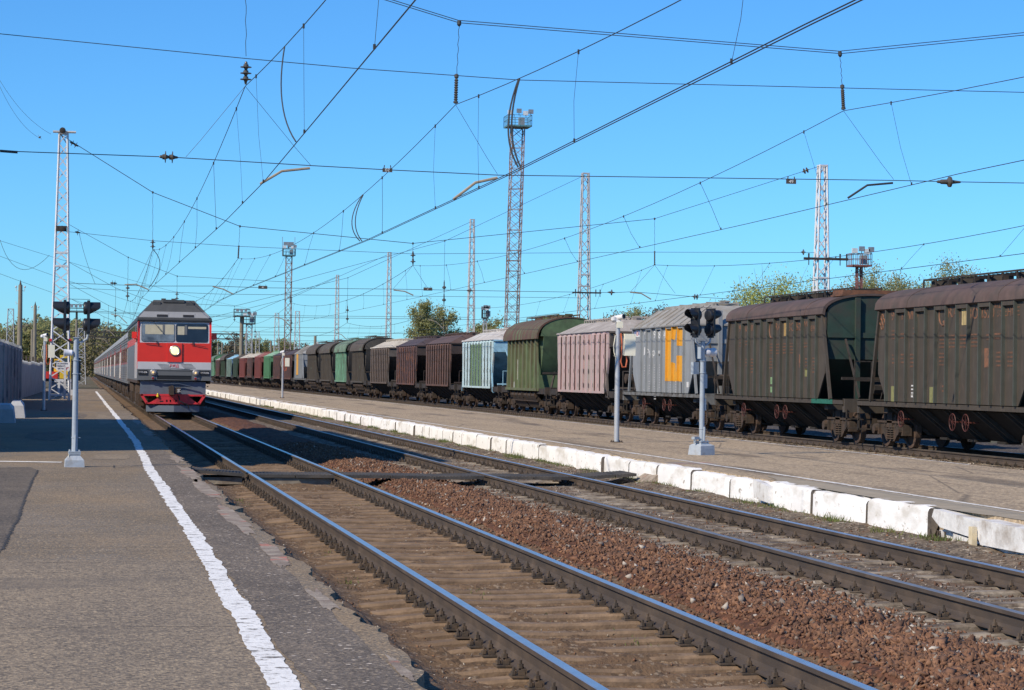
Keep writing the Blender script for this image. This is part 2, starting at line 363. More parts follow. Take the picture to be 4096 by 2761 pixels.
BFOR = ground_mat('brown_chip_asphalt', (0.280, 0.221, 0.156), [('n', (0.195, 0.159, 0.121), .8, .5, .1, (1, .35, 1), .85), ('v', (0.40, 0.315, 0.215), 48, .72, .08, (1, 1, 1), .8), ('v', (0.117, 0.098, 0.078), 40, .74, .05, (1, 1, 1), .75), ('n', (0.156, 0.130, 0.104), .5, .60, .06, (.5, 1.5, 1), .7)])
def lay(name, xs0, xs1, y0, y1, mat, lab, seed, z):
    ys = lines(y0, y1, .1); l = xs0 + .03 * nz(ys, 0*ys, .7, seed) + (.05 * nz(ys, 0*ys, .2, seed+1)); r = xs1 + .05 * nz(ys, 0*ys, .8, seed+2)
    e0 = .5 * np.clip(1 - (ys - y0) / .4, 0, 1) * 0
    V = np.stack([np.stack([l, ys, 0*ys + z], 1), np.stack([r, ys, 0*ys + z], 1)], 1).reshape(-1, 3); i = np.arange(len(ys) - 1) * 2
    tag(raw(name, V, np.stack([i, i+1, i+3, i+2], 1), mat), lab, 'paving', kind='structure')
lay('edge_strip_paving', 1.21, 1.73, 9, 48, DSTR, 'darker coarse asphalt between the white line and the platform edge', 71, ZL + .003)
yf = atz(500, 2238, ZL).y
lay('foreground_paving', -8, 1.02, 8, yf, BFOR, 'brown chip asphalt in the foreground of the near platform', 75, ZL + .002)
for i, (cx, cy, rx, ry) in enumerate([(1.73, 16.6, .07, .8), (1.72, 20.7, .10, 1.3), (1.70, 25.8, .12, 1.9), (1.72, 32.5, .13, 2.2), (1.72, 37.6, .15, 2.3), (1.75, 43.2, .12, 1.4), (1.76, 12.8, .04, .5), (1.70, 62, .13, 3), (1.74, 75, .12, 4)]):
    blob('concrete_edging', cx + .03, cy, rx * .8, ry, ZL + .006, PALE, 'broken pale concrete edging with red paint traces', 'edging', n=90, ragged=.5, seed=i * 3)
blob('mortar_strip', 10.68, 28.5, .34, 5.6, ZM + .006, BUFF, 'buff mortar strip smeared along the kerb', 'edging', n=90, ragged=.2, seed=5)
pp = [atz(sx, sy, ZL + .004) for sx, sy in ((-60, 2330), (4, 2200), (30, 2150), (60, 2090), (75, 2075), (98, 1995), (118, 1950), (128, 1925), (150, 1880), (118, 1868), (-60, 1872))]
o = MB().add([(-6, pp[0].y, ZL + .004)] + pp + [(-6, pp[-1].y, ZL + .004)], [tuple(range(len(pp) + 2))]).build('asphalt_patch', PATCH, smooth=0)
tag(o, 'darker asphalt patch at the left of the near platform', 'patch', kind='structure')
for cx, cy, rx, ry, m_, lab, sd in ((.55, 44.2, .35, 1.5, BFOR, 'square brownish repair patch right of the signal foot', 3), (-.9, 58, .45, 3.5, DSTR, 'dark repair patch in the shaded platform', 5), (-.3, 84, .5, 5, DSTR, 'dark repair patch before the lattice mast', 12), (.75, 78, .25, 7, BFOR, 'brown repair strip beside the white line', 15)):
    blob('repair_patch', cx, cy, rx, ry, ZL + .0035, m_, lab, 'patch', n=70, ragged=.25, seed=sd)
CRK_SHD = M('crack_and_shadow_line', (.045, .041, .038), .9, var=.3)
def crack(pts, w_, lab):  # dark ribbon, used for the real crack and for painted shadow lines
    q = [atz(sx, sy, ZL + .0045) for sx, sy in pts]; P = []
    for a, b in zip(q, q[1:]):
        n = max(2, int((b - a).length / .06)); P += [a.lerp(b, i / n) for i in range(n)]
    P.append(q[-1]); mb = MB()
    for i, p in enumerate(P):
        d = (P[min(i+1, len(P)-1)] - P[max(i-1, 0)]).normalized(); nn = Vector((-d.y, d.x, 0)); ww = w_ * (.35 + random.random()) * .5; off = nn * (.018 * math.sin(i * 1.3) * random.random() + .012 * random.uniform(-1, 1))
        mb.v += [tuple(p + off + nn * ww), tuple(p + off - nn * ww)]
    for i in range(len(P) - 1): mb.f.append([i*2, i*2+1, i*2+3, i*2+2]); mb.m.append(0)
    tag(mb.build('crack', CRK_SHD, smooth=0), lab, 'crack', kind='structure')
crack([(152, 1880), (128, 1925), (116, 1955), (98, 1995), (75, 2075), (55, 2100), (8, 2200)], .035, 'long crack along the dark asphalt patch')
crack([(0, 2250), (300, 2250), (560, 2246), (800, 2248)], .012, 'hairline painted wire shadow across the platform in the foreground')  # this and the next two: overhead wire shadows laid on as dark ribbons
crack([(0, 2512), (330, 2510), (600, 2506), (940, 2505)], .011, 'fine painted wire shadow across the platform near the bottom')
crack([(0, 2293), (260, 2290)], .009, 'short fine painted wire shadow at the left of the platform')
crack([(455, 1862), (458, 1872), (720, 1848)], .02, 'painted signal shadow running from the signal foot to the platform edge')  # cast shadow of the signal pole, painted as a dark ribbon
crack([(60, 1690), (250, 1686)], .02, 'thin dark line across the shaded part of the platform')
marking('cross_line', [(-1.35, 41.5), (-.30, 41.5)], .1, ZL + .004, WHITE2, 'x', step=.05) if 0 else None
o = MB().add([(-1.7, 41.55, ZL + .007), (-.35, 41.25, ZL + .007), (-.33, 41.62, ZL + .007), (-1.7, 41.95, ZL + .007)], [(0, 1, 2, 3)]).build('stop_line', WHITE2, smooth=0)
tag(o, 'short white line painted across the platform by the signal foot', 'marking', kind='structure')

# ================================================================== rails, fasteners, sleepers
RUST = M('rail_rust', (.088, .064, .046), .75, var=.3, scale=2.5, col2=(.055, .042, .034), s2=6, thr=.5, stretch=(1, .3, 1), bump=.15)
SHINE = M('polished_rail_head', (.50, .50, .51), .30, metal=.78, var=.14, scale=3, stretch=(1, .1, 1))
SHINE2 = M('dull_rail_head', (.27, .255, .24), .42, metal=.55, var=.2, scale=3)
FAST = M('oily_fastener_iron', (.058, .046, .036), .75, var=.4, scale=20, col2=(.125, .085, .053), s2=15, thr=.55)
def rail_mesh(y0, y1, top):
    prof = [(-.0375, -.004), (-.030, 0), (.030, 0), (.0375, -.004), (.0375, -.036), (.012, -.052), (.009, -.12), (.018, -.15), (.075, -.168), (.075, -.18),
            (-.075, -.18), (-.075, -.168), (-.018, -.15), (-.009, -.12), (-.012, -.052), (-.0375, -.036)]
    mb = MB(); ys = [y0, 15, 20, 25, 30, 40, 50, 70, 100, 200, y1]; n = len(prof)
    for y in ys: mb.v += [(a, y, b) for a, b in prof]
    for i in range(len(ys) - 1):
        for k in range(n):
            mb.f.append([i*n+k, i*n+(k+1)%n, (i+1)*n+(k+1)%n, (i+1)*n+k]); mb.m.append(1 if k in (0, 1, 2) else 0)
    return mb.mesh('rail', [RUST, top], smooth=0)
def fastener_mb(mb, y=0, x=0, lod=0):
    mb.box(x-.175, x+.175, y-.075, y+.075, -.192, -.178)
    for s in (-1, 1):
        if lod == 0:
            mb.box(x+s*.105-.024, x+s*.105+.024, y-.04, y+.04, -.176, -.150)
            mb.box(x+s*.088-.02, x+s*.088+.02, y-.036, y+.036, -.165, -.135)
            mb.cyl((x+s*.108, y, -.15), (x+s*.108, y, -.078), .011, n=6)
            mb.cyl((x+s*.108, y, -.128), (x+s*.108, y, -.104), .022, n=6)
            mb.cyl((x+s*.108, y, -.132), (x+s*.108, y, -.127), .027, n=8)
            mb.cyl((x+s*.158, y-.028, -.18), (x+s*.158, y-.028, -.122), .010, n=6)
            mb.cyl((x+s*.158, y-.028, -.172), (x+s*.158, y-.028, -.148), .020, n=6)
        else:
            mb.box(x+s*.105-.025, x+s*.105+.025, y-.04, y+.04, -.176, -.12)
            mb.box(x+s*.105-.015, x+s*.105+.015, y-.015, y+.015, -.12, -.07)
    return mb
FM = fastener_mb(MB()).mesh('fastener', FAST, 40)
def sl_y(i): return SP * i + .28
def rail(x, top, label, ystart, n0, group, count=100, z=0, skip=()):
    t = thing('rail', label, 'rail', (x, 0, z), group=group)
    put('rail_bar', rail_mesh(-4, 640, top), t)
    i0 = int(ystart / SP)
    for i in range(i0, i0 + count):
        put('fastener', FM, t, (random.uniform(-.004, .004), sl_y(i) + random.uniform(-.02, .02), 0), random.uniform(-.04, .04))
    mb = MB()
    for i in range(i0 + count, i0 + count + 330): fastener_mb(mb, sl_y(i), 0, 1)
    f = mb.build('fastener', FAST, t, smooth=0); f['kind'] = 'stuff'
    return t
GR = 'rails of the station tracks'
ra = [rail(AX - G, SHINE, 'polished rail of the near track beside the asphalt platform', 11, 0, GR),
      rail(AX + G, SHINE, 'polished rail of the near track beside the red ballast', 12, 0, GR),
      rail(BX - G, SHINE2, 'dull rail of the second track next to the red ballast, with bolted joints', 14, 0, GR),
      rail(BX + G, SHINE, 'shiny rail of the second track nearest the white kerb', 17, 0, GR),
      rail(FX - G, SHINE2, 'rail under the near wheels of the freight wagons', 44, 0, GR),]
tf = thing('rail', 'rail under the far wheels of the freight wagons', 'rail', (FX + G, 0, 0), group=GR); put('rail_bar', rail_mesh(-4, 640, SHINE2), tf)
# bolted joint bars on the second track
for y in (24.9, 31.6, 49.8):
    mb = MB()
    for s in (-1, 1):
        mb.box(s*.012 - (.022 if s < 0 else -.0), s*.012 + (.0 if s < 0 else .022), y-.42, y+.42, -.145, -.05)
        for k in range(6): mb.cyl((s*.03, y-.35+.14*k, -.095), (s*.062, y-.35+.14*k, -.095), .018, n=6)
    mb.build('joint_bar', RUST, ra[2], smooth=0)
mb = MB()
for y in (37.8,):
    for s in (-1, 1): mb.box(s*.012 - (.022 if s < 0 else 0), s*.012 + (0 if s < 0 else .022), y-.42, y+.42, -.145, -.05)
    mb.build('joint_bar', RUST, ra[3], smooth=0)

SLC = M('sleeper_concrete', (.28, .235, .18), .9, var=.3, scale=5, col2=(.085, .062, .043), s2=3.5, thr=.5, bump=.4, bscale=30)
SLS = M('sandy_sleeper', (.222, .150, .092), .92, var=.35, scale=5, col2=(.15, .10, .062), s2=3.0, thr=.5, bump=.5, bscale=25)
def sleeper_mesh(mat):
    mb = MB(); xs = [-1.35, -1.1, -.95, -.66, -.42, -.15, .15, .42, .66, .95, 1.1, 1.35]; zt = [-.225, -.20, -.188, -.188, -.193, -.203, -.203, -.193, -.188, -.188, -.20, -.225]
    for x, z in zip(xs, zt):
        wd = .10 if abs(x) > .3 else .085
        mb.v += [(x, -wd-.03, -.4), (x, -wd, z-.02), (x, -wd+.025, z), (x, wd-.025, z), (x, wd, z-.02), (x, wd+.03, -.4)]
    for i in range(len(xs) - 1):
        for k in range(5): mb.f.append([i*6+k, i*6+k+1, i*6+7+k, i*6+6+k]); mb.m.append(0)
    mb.f.append([0, 1, 2, 3, 4, 5]); mb.m.append(0); e = (len(xs)-1)*6; mb.f.append([e+5, e+4, e+3, e+2, e+1, e]); mb.m.append(0)
    return mb.mesh('sleeper', mat, 0)
for ax, mat, i0, n, lab, grp in ((AX, SLS, 19, 100, 'concrete sleeper sunk in brown sand under the near track', 'sleepers of the near track'),
                                (BX, SLC, 24, 110, 'grey concrete sleeper in grit under the second track', 'sleepers of the second track'),
                                (FX, SLC, 78, 80, 'dirty concrete sleeper under the freight train', 'sleepers of the freight track')):
    sm = sleeper_mesh(mat)
    for i in range(i0, i0 + n):
        tag(put('sleeper', sm, None, (ax + random.uniform(-.02, .02), sl_y(i) + random.uniform(-.015, .015), random.uniform(-.022, .006) + (.014 if ax == BX else 0)), random.uniform(-.014, .014)), lab, 'sleeper', grp)
    mb = MB()
    for i in range(i0 + n, i0 + n + 500):
        y = sl_y(i); mb.box(ax-1.35, ax+1.35, y-.12, y+.12, -.4, -.2)
    tag(mb.build('far_sleepers', mat, smooth=0), lab.replace('concrete sleeper', 'distant concrete sleepers'), 'sleepers', kind='stuff')

# ballast stones
def stones(name, n, xf, yf, zf, smin, smax, mats, label, wts=None):
    x = xf(n); y = yf(n); z = zf(x, y); s = RNG.uniform(smin, smax, n)
    base = np.array([(1,0,0),(-1,0,0),(0,1,0),(0,-1,0),(0,0,1),(0,0,-1)], float)
    tri = np.array([(0,2,4),(2,1,4),(1,3,4),(3,0,4),(2,0,5),(1,2,5),(3,1,5),(0,3,5)])
    q = RNG.normal(size=(n, 3, 3)); u = q[:, 0] / np.linalg.norm(q[:, 0], axis=1)[:, None]
    v = q[:, 1] - (q[:, 1] * u).sum(1)[:, None] * u; v /= np.linalg.norm(v, axis=1)[:, None]; w_ = np.cross(u, v)
    Rm = np.stack([u, v, w_], 2); P = base[None] * RNG.uniform(.30, 1.35, (n, 6, 1)) * np.array([1.15, .8, .5])[None, None] + RNG.normal(0, .12, (n, 6, 3))
    P = np.einsum('nij,nkj->nki', Rm, P) * s[:, None, None] / 2 + np.stack([x, y, z + s * .12], 1)[:, None, :]
    Fq = (tri[None] + (np.arange(n) * 6)[:, None, None]).reshape(-1, 3)
    mi = np.repeat(RNG.choice(len(mats), n, p=wts), 8)
    return tag(raw(name, P.reshape(-1, 3), Fq, mats, midx=mi), label, 'stones', kind='stuff')
def stm(n, c): return M(n, c, .9, var=.3, scale=3, world=True)
ST = [stm('red_brown_stone', (.168, .083, .046)), stm('dark_brown_stone', (.115, .060, .036)), stm('rust_stone', (.215, .112, .062)), stm('grey_stone', (.20, .165, .135)), stm('pale_stone', (.42, .37, .31))]
def ydist(a, b): return lambda n: a + (b - a) * RNG.random(n) ** 1.45
stones('ballast_stones', 55000, lambda n: RNG.normal(5.98, .37, n).clip(5.12, 6.98), ydist(13, 62), bed_z, .025, .08, ST, 'loose red brown ballast stones heaped between the tracks', [.52, .24, .20, .03, .01])
stones('large_ballast_stones', 1600, lambda n: RNG.normal(6.0, .42, n).clip(5.1, 7.0), ydist(13, 50), bed_z, .06, .12, ST, 'larger loose stones lying on the red brown ballast', [.4, .25, .2, .12, .03])
stones('grey_stones', 9000, lambda n: np.where(RNG.random(n) < .5, RNG.uniform(6.5, 7.15, n), RNG.uniform(7.4, 10.1, n)), ydist(15, 62), bed_z, .02, .06, ST, 'scattered grey and brown stones around the second track', [.2, .25, .1, .36, .09])
stones('sand_stones', 5000, lambda n: RNG.uniform(1.95, 5.2, n), ydist(12, 50), bed_z, .012, .035, ST, 'small stones scattered on the sand of the near track', [.3, .25, .2, .15, .1])
stones('freight_stones', 7000, lambda n: RNG.uniform(20.9, 26, n), ydist(45, 110), lambda x, y: 0 * x - .22, .03, .07, ST, 'stones along the foot of the freight track', [.15, .3, .1, .35, .1])

# grass tufts along the kerb
GRS = M('fresh_grass', (.10, .13, .03), .8, var=.4, scale=6, col2=(.16, .14, .05), s2=3, thr=.6, world=True)
def grass(name, spots, label, h=(.03, .09), dens=70, r=.14):
    vs = []; n = 0
    for x, y, q in spots:
        m = int(dens * q)
        px = x + RNG.normal(0, r * .4, m); py = y + RNG.normal(0, r * 2.2, m); a = RNG.uniform(0, 6.28, m); hh = RNG.uniform(*h, m) * q; lean = RNG.normal(0, .4, (m, 2))
        pz = bed_z(px, py)
        dx = np.cos(a) * .006; dy = np.sin(a) * .006
        vs.append(np.stack([np.stack([px-dx, py-dy, pz], 1), np.stack([px+dx, py+dy, pz], 1), np.stack([px+lean[:, 0]*hh, py+lean[:, 1]*hh, pz+hh], 1)], 1))
    V = np.concatenate(vs).reshape(-1, 3)
    return tag(raw(name, V, np.arange(len(V)).reshape(-1, 3), GRS), label, 'grass', kind='stuff')
sp = [(XK - random.uniform(.04, .25), random.uniform(24, 130), random.uniform(.5, 1.4)) for _ in range(120)] + [(random.uniform(2.2, 5), random.uniform(16, 46), random.uniform(.3, .7)) for _ in range(14)]
grass('grass', sp, 'thin spring grass growing at the foot of the white kerb')

# white kerb blocks
KW = M('whitewashed_concrete', (.80, .79, .77), .85, var=.06, scale=2, col2=(.58, .55, .50), s2=2.5, thr=.58, soft=.08, col3=(.30, .26, .21), s3=8, thr3=.655, bump=.35, bscale=14)
KW2 = M('grubby_whitewash', (.68, .67, .65), .9, var=.12, scale=5, col2=(.34, .29, .24), s2=3.5, thr=.60, bump=.6, bscale=10)
YEL = M('yellow_rusty_post', (.62, .52, .34), .8, var=.2, scale=8, col2=(.62, .56, .45), s2=6, thr=.55)
JNT = M('dirty_kerb_joint', (.17, .145, .12), .9, var=.4, scale=12)
def kerb_mesh(L, h0, h1, seed, mat, chips=True):
    rr = random.Random(seed); mb = MB(); n = 12; d = .24
    for i in range(n + 1):
        y = -L/2 + L * i / n; e = .02 if i in (0, n) else 0
        ht = h0 + (h1-h0)*i/n + (rr.uniform(-.014, .006) if chips else 0) - e
        x = rr.uniform(-.008, .008) + e * .6
        mb.v += [(x - .012, y, -.6), (x, y, ht - .05), (x + .012 + rr.uniform(0, .012), y, ht - .012), (x + .04, y, ht), (d, y, ht)]
    for i in range(n):
        for k in range(4): mb.f.append([i*5+k, i*5+k+1, i*5+6+k, i*5+5+k]); mb.m.append(0)
    mb.f.append([0, 1, 2, 3, 4]); mb.m.append(1); e = n*5; mb.f.append([e+4, e+3, e+2, e+1, e]); mb.m.append(1)
    return mb.mesh('kerb_block', [mat, JNT], 50)
KM = [kerb_mesh(1, 0, 0, s, KW) for s in range(9)]
kb = [24.6, 26.2]                                        # joints between blocks, measured along the track
y = 26.4
ys_k = [26.4, 28.6, 30.8, 32.9, 35.0, 37.3, 39.6]
while ys_k[-1] < 43: ys_k.append(ys_k[-1] + 2.2)
while ys_k[-1] < 230: ys_k.append(ys_k[-1] + (1.6 if ys_k[-1] > 60 else 2.2) + random.uniform(-.35, .25))
for i in range(len(ys_k) - 1):
    a, b = ys_k[i], ys_k[i + 1]; c = (a + b) / 2
    if 39.5 < c < 40.2: continue
    o = put('kerb_block', KM[i % 9], None, (XK + random.uniform(-.035, .035), c, ZM + .003 + random.uniform(-.025, .015)), random.uniform(-.012, .012))
    o.scale = (1, b - a - random.uniform(.05, .10), 1); o.rotation_euler.x = random.uniform(-.006, .006)
    tag(o, 'whitewashed concrete kerb block along the middle platform', 'kerb block', 'white kerb blocks of the middle platform')
# broken end near the right margin
t = thing('broken_kerb', 'broken whitewashed kerb stones with a rusty yellow post between them', 'kerb', (XK, 25.6, 0))
mb = MB(); mb.prism([(-.95, .20), (-.95, -.02), (.35, .05), (.62, .16), (.55, .26)], 'x', .02, .3); mb.build('stone', KW2, t, smooth=0)
mb = MB(); mb.prism([(-2.6, -.06), (-2.6, .20), (-.98, .23), (-.9, .05), (-1.0, -.06)], 'x', -.02, .3); mb.build('stone', KW2, t, smooth=0)
mb = MB(); mb.prism([(-3.2, -.4), (-3.2, -.07), (-1.2, -.06), (.0, .0), (.1, -.4)], 'x', .05, .35); mb.build('stone', KW2, t, smooth=0)
mb = MB(); mb.prism([(-.3, -.3), (-.35, -.02), (.1, .04), (.62, .0), (.66, -.3)], 'x', .12, .35); mb.build('stone', KW2, t, smooth=0)
mb = MB()
for yy, tl in ((.12, .06), (.3, -.05), (.45, .04), (-.02, .03)): mb.bar((-.03, yy, -.3), (-.05, yy + tl, .02), .018)
mb.build('rebar', FAST, t, smooth=0)
MB().box(-.09, -.03, -.93, -.82, -.35, .14).build('post', YEL, t, smooth=0)
t = thing('tilted_kerb_slab', 'tilted white slab leaning out of the kerb', 'kerb slab', (XK, 32.85, ZM))
MB().prism([(-.30, -.05), (-.36, -.30), (.42, -.26), (.50, .02)], 'x', -.10, .0).build('slab', KW2, t, smooth=0)
# crushed end where the crossing climbs to the platform
t = thing('kerb_ramp', 'crumbled concrete ramp where the crossing meets the middle platform', 'ramp', (XK, 39.9, 0))
MB().prism([(0 - .25, -.3), (-.2, -.06), (.3, ZM + .002), (1.2, ZM + .002), (1.2, -.3)], 'y', -.42, .55).build('ramp_slab', PALE, t, smooth=0)

# boarded crossing
RUB = M('ribbed_rubber_board', (.050, .046, .043), .8, var=.3, scale=3, col2=(.10, .085, .07), s2=2, thr=.6)
CONC = M('stained_concrete', (.30, .26, .20), .9, var=.25, scale=4, col2=(.16, .12, .09), s2=3, thr=.55, bump=.4)
t = thing('track_crossing', 'dark ribbed board crossing laid over both tracks for passengers', 'crossing', (0, 0, 0))
def board(x0, x1, y0, y1, z0, z1, skew=0, th=.05):
    mb = MB(); n = max(3, int((x1 - x0) / .06))
    for i in range(n):
        a = x0 + (x1 - x0) * i / n; b = x0 + (x1 - x0) * (i + .55) / n; za = z0 + (z1 - z0) * i / n
        mb.add([(a, y0, za), (b, y0, za), (b, y1, za), (a, y1, za), (a, y0, za + .008), (b, y0, za + .008), (b, y1, za + .008), (a, y1, za + .008)], [(4,5,6,7), (0,1,5,4), (1,2,6,5), (3,0,4,7), (2,3,7,6)])
    mb.prism([(x0, z0 - th), (x1, z1 - th), (x1, z1), (x0, z0)], 'y', y0, y1)
    return mb
def crossing_y(x): return 41.35 - .19 * (x - 3) * .45
for x0, x1, za, zb in ((1.92, 2.9, .06, -.01), (3.09, 3.8, -.02, -.02), (3.8, 4.5, -.02, -.02), (4.68, 5.5, -.015, -.02), (5.5, 6.3, -.02, -.03), (6.3, 7.2, -.03, -.015), (7.39, 8.1, -.02, -.02), (8.1, 8.8, -.02, -.02), (8.99, 9.6, -.015, .03), (9.6, 9.98, .03, .06)):
    yc = crossing_y((x0 + x1) / 2) + random.uniform(-.03, .03)
    board(x0, x1 - .015, yc - .58, yc + .58, za, zb).build('board', RUB, t, smooth=0)
for x0, x1 in ((2.0, 2.85), (3.15, 4.45)):
    yc = crossing_y((x0 + x1) / 2); MB().box(x0, x1, yc - .52, yc + .5, -.20, -.075).build('bearer', CONC, t, smooth=0)
# ================================================================== freight wagons
DARK = M('oily_underframe', (.030, .025, .021), .8, var=.4, scale=4, col2=(.060, .042, .030), s2=3, thr=.58)
BOGM = M('rusty_bogie_iron', (.046, .034, .026), .85, var=.4, scale=5, col2=(.085, .050, .032), s2=4, thr=.58)
WHL = M('rusty_wheel', (.095, .060, .042), .7, var=.35, scale=4, col2=(.05, .035, .03), s2=3)
TYR = M('worn_tyre', (.42, .42, .43), .35, metal=.9, var=.2, scale=6)
REDW = M('red_handwheel_paint', (.085, .025, .020), .6, var=.3, scale=9)
MARK = M('faded_orange_marking', (.26, .115, .062), .85, var=.3, scale=5, col2=(.085, .058, .045), s2=5, thr=.53)
MARKW = M('white_marking', (.62, .62, .62), .8, var=.2, scale=6)
CHALK = M('green_yellow_chalk', (.20, .20, .085), .85, var=.25, scale=6)
GRCH = M('pale_green_label', (.18, .30, .15), .85, var=.25, scale=6)
ORAN = M('orange_yellow_paint', (.68, .33, .028), .6, var=.12, scale=3, col2=(.45, .24, .06), s2=3, thr=.66)
SLOT = M('orange_slot_paint', (.70, .40, .08), .6)
def paint(name, c, dirt=(.055, .043, .034), d=.55, rust=(.12, .065, .038), rt=.66, var=.2):
    return M(name, c, .75, var=var, scale=2.2, col2=dirt, s2=2.2, thr=d, soft=.16, stretch=(3.2, 3.2, .22), col3=rust, s3=4.5, thr3=rt, stretch3=(2, 2, .5))
def plain(name, c, dirt, d=.55): return M(name, c, .8, var=.25, scale=2.5, col2=dirt, s2=1.6, thr=d, soft=.14)

DARK2 = M('dusty_strut', (.060, .050, .042), .85, var=.3, scale=4)
CHD = M('shade_black_chute', (.020, .017, .015), .85, var=.4, scale=4)  # plates blackened to stand in for the shade beneath the hoppers
RHAT = M('rust_orange_hatch', (.17, .075, .040), .85, var=.35, scale=4, col2=(.09, .05, .035), s2=3)
def bogie(parent, y, lod=0):
    b = MB(); 
    for s in (-1, 1):
        xs = s * 1.02
        b.prism([(-1.12, .60), (-1.12, .42), (-.80, .33), (-.52, .36), (-.30, .17), (.30, .17), (.52, .36), (.80, .33), (1.12, .42), (1.12, .60), (.62, .70), (.40, .82), (-.40, .82), (-.62, .70)], 'x', xs-.06, xs+.06)
        for k in (-1, 1):
            b.box(xs-.13, xs+.13, k*.925-.19, k*.925+.19, .34, .63); b.cyl((xs+s*.10, k*.925, .475), (xs+s*.22, k*.925, .475), .13, n=10)
            b.box(xs-.08, xs+.08, k*.42-.06, k*.42+.06, .55, .92)
        b.box(xs-.1, xs+.1, -.95, .95, .66, .72)
    b.box(-1.12, 1.12, -.2, .2, .5, .95)
    if lod == 0:
        for k in (-1, 1):
            b.cyl((-1.0, k*.45, .30), (1.0, k*.45, .30), .05, n=6)
            for s in (-1, 1): b.box(s*.79-.05, s*.79+.05, k*.40-.05, k*.40+.05, .22, .62)
    o = b.build('bogie', BOGM, parent, smooth=0, loc=(0, y, 0))
    for s in (-1, 1):
        sp = MB()
        for k in (-.13, .13):
            for z in np.arange(.22, .56, .062): sp.lathe((s*1.04, k, z), (s*1.04, k, z+1), [(0, .085), (.012, .125), (.03, .125), (.042, .085)], 10)
        if lod == 0: sp.build('spring', BOGM, o, smooth=0)
    for k in (-1, 1):
        wm = MB()
        for s in (-1, 1):
            wm.mi = 0; wm.lathe((s*.725, k*.925, .475), (s*1, k*.925, .475), [(0, .12), (.005, .30), (.02, .40), (.0, .475 + .028), (.03, .475 + .028), (.034, .476), (.135, .470), (.137, .40), (.09, .36), (.09, .16), (.13, .12)], 24 if lod == 0 else 12)
        wm.cyl((-.75, k*.925, .475), (.75, k*.925, .475), .08, n=8)
        wm.build('wheelset', WHL, o, smooth=40)
    return o
def handwheel(parent, x, y, z, r=.24, m=None):
    w_ = MB(); w_.ring((x, y, z), (1, 0, 0), r, .013, 22, 6)
    for k in range(3):
        a = math.pi * k / 3 + .4; w_.bar((x, y - r*math.cos(a), z - r*math.sin(a)), (x, y + r*math.cos(a), z + r*math.sin(a)), .011)
    w_.cyl((x-.03, y, z), (x+.35, y, z), .022, n=6); return w_.build('handwheel', m or REDW, parent)
def walkway(parent, mat, hl, z0, z1, x0=-.42, x1=.42, step=.85, hatch=True):
    b = MB()
    for x in (x0, x1):
        b.box(x-.02, x+.02, -hl, hl, z1-.045, z1)
        n = int(2*hl/step)
        for i in range(n+1):
            y = -hl + 2*hl*i/n; b.box(x-.018, x+.018, y-.025, y+.025, z0-.15, z1-.04)
    for i in range(int(2*hl/.28)):
        y = -hl + .28*i; b.bar((x0, y, z1-.06), (x1, y+.12, z1-.06), .03, .02)
    if hatch:
        for y in np.arange(-hl+.9, hl-.3, 1.9): b.cyl((0, y, z0-.1), (0, y, z0+.13), .34, n=12); b.box(-.07, .3, y-.3, y-.22, z0+.13, z0+.19)
    return b.build('walkway', mat, parent, smooth=0)
def sill_frame(wg, L, mat, z0=1.10, z1=1.26, side=True, hl=None):
    b = MB(); e = L/2 - .62
    b.box(-.19, .19, -e, e, .88, 1.2)
    for s in (-1, 1):
        b.box(-1.47, 1.47, s*e-.09, s*e+.09, .90, 1.28)
        b.bar((-.5, s*e, 1.0), (-.5, s*(e+.02), 1.0), .2)
        b.box(-1.35, 1.35, s*(L/2-2.5)-.15, s*(L/2-2.5)+.15, .95, 1.2)
        if side:
            x = s*1.5; b.box(min(x, x-s*.03), max(x, x-s*.03), -e, e, z0, z1); b.box(min(x, x-s*.12), max(x, x-s*.12), -e, e, z1-.02, z1); b.box(min(x, x-s*.12), max(x, x-s*.12), -e, e, z0, z0+.02)
        else:
            x = s*1.46
            for q in (-1, 1): b.box(min(x, x-s*.14), max(x, x-s*.14), min(q*e, q*(L/2-2.6)), max(q*e, q*(L/2-2.6)), .96, 1.22)
    fr = b.build('underframe', mat, wg, smooth=0)
    for s in (-1, 1): c = MB(); c.box(-.14, .14, min(s*e, s*L/2), max(s*e, s*L/2), .93, 1.17); c.box(-.2, .2, min(s*(L/2-.16), s*(L/2+.02)), max(s*(L/2-.16), s*(L/2+.02)), .88, 1.2); c.build('coupler', BOGM, wg, smooth=0)
    for s in (-1, 1):
        g = MB(); y = s*(L/2-.5); g.bar((-1.42, y, 1.0), (-1.42, y, .42), .05, .03); g.bar((-1.05, y, 1.0), (-1.05, y, .42), .05, .03)
        for z in (.45, .72): g.bar((-1.45, y, z), (-1.02, y, z), .05, .04)
        g.build('step', DARK, wg, smooth=0)
    return fr
def chutes(wg, L, hl, mat, n, yd=.0):
    b = MB()
    for s in (-1, 1):
        for i in range(n):
            y = -hl + 2*hl*(i+.5)/n
            b.mi = 1; b.bar((s*1.42, y, 1.12), (s*.42, y, .34), .09, .09); b.bar((s*1.42, y+.36, 1.12), (s*.42, y+.36, .34), .09, .09); b.mi = 0
        b.prism([(s*1.36, 1.14), (s*.36, .34), (s*.30, .40), (s*1.26, 1.16)], 'y', -hl, hl)
        for i in range(n):
            y = -hl + 2*hl*(i+.5)/n; b.box(min(s*.34, s*.75), max(s*.34, s*.75), y-.05, y+.45, .30, .36)
    b.box(-.6, .6, -hl*.9, hl*.9, .8, 1.15)
    return b.build('discharge_chute', [mat, DARK2], wg, smooth=0)

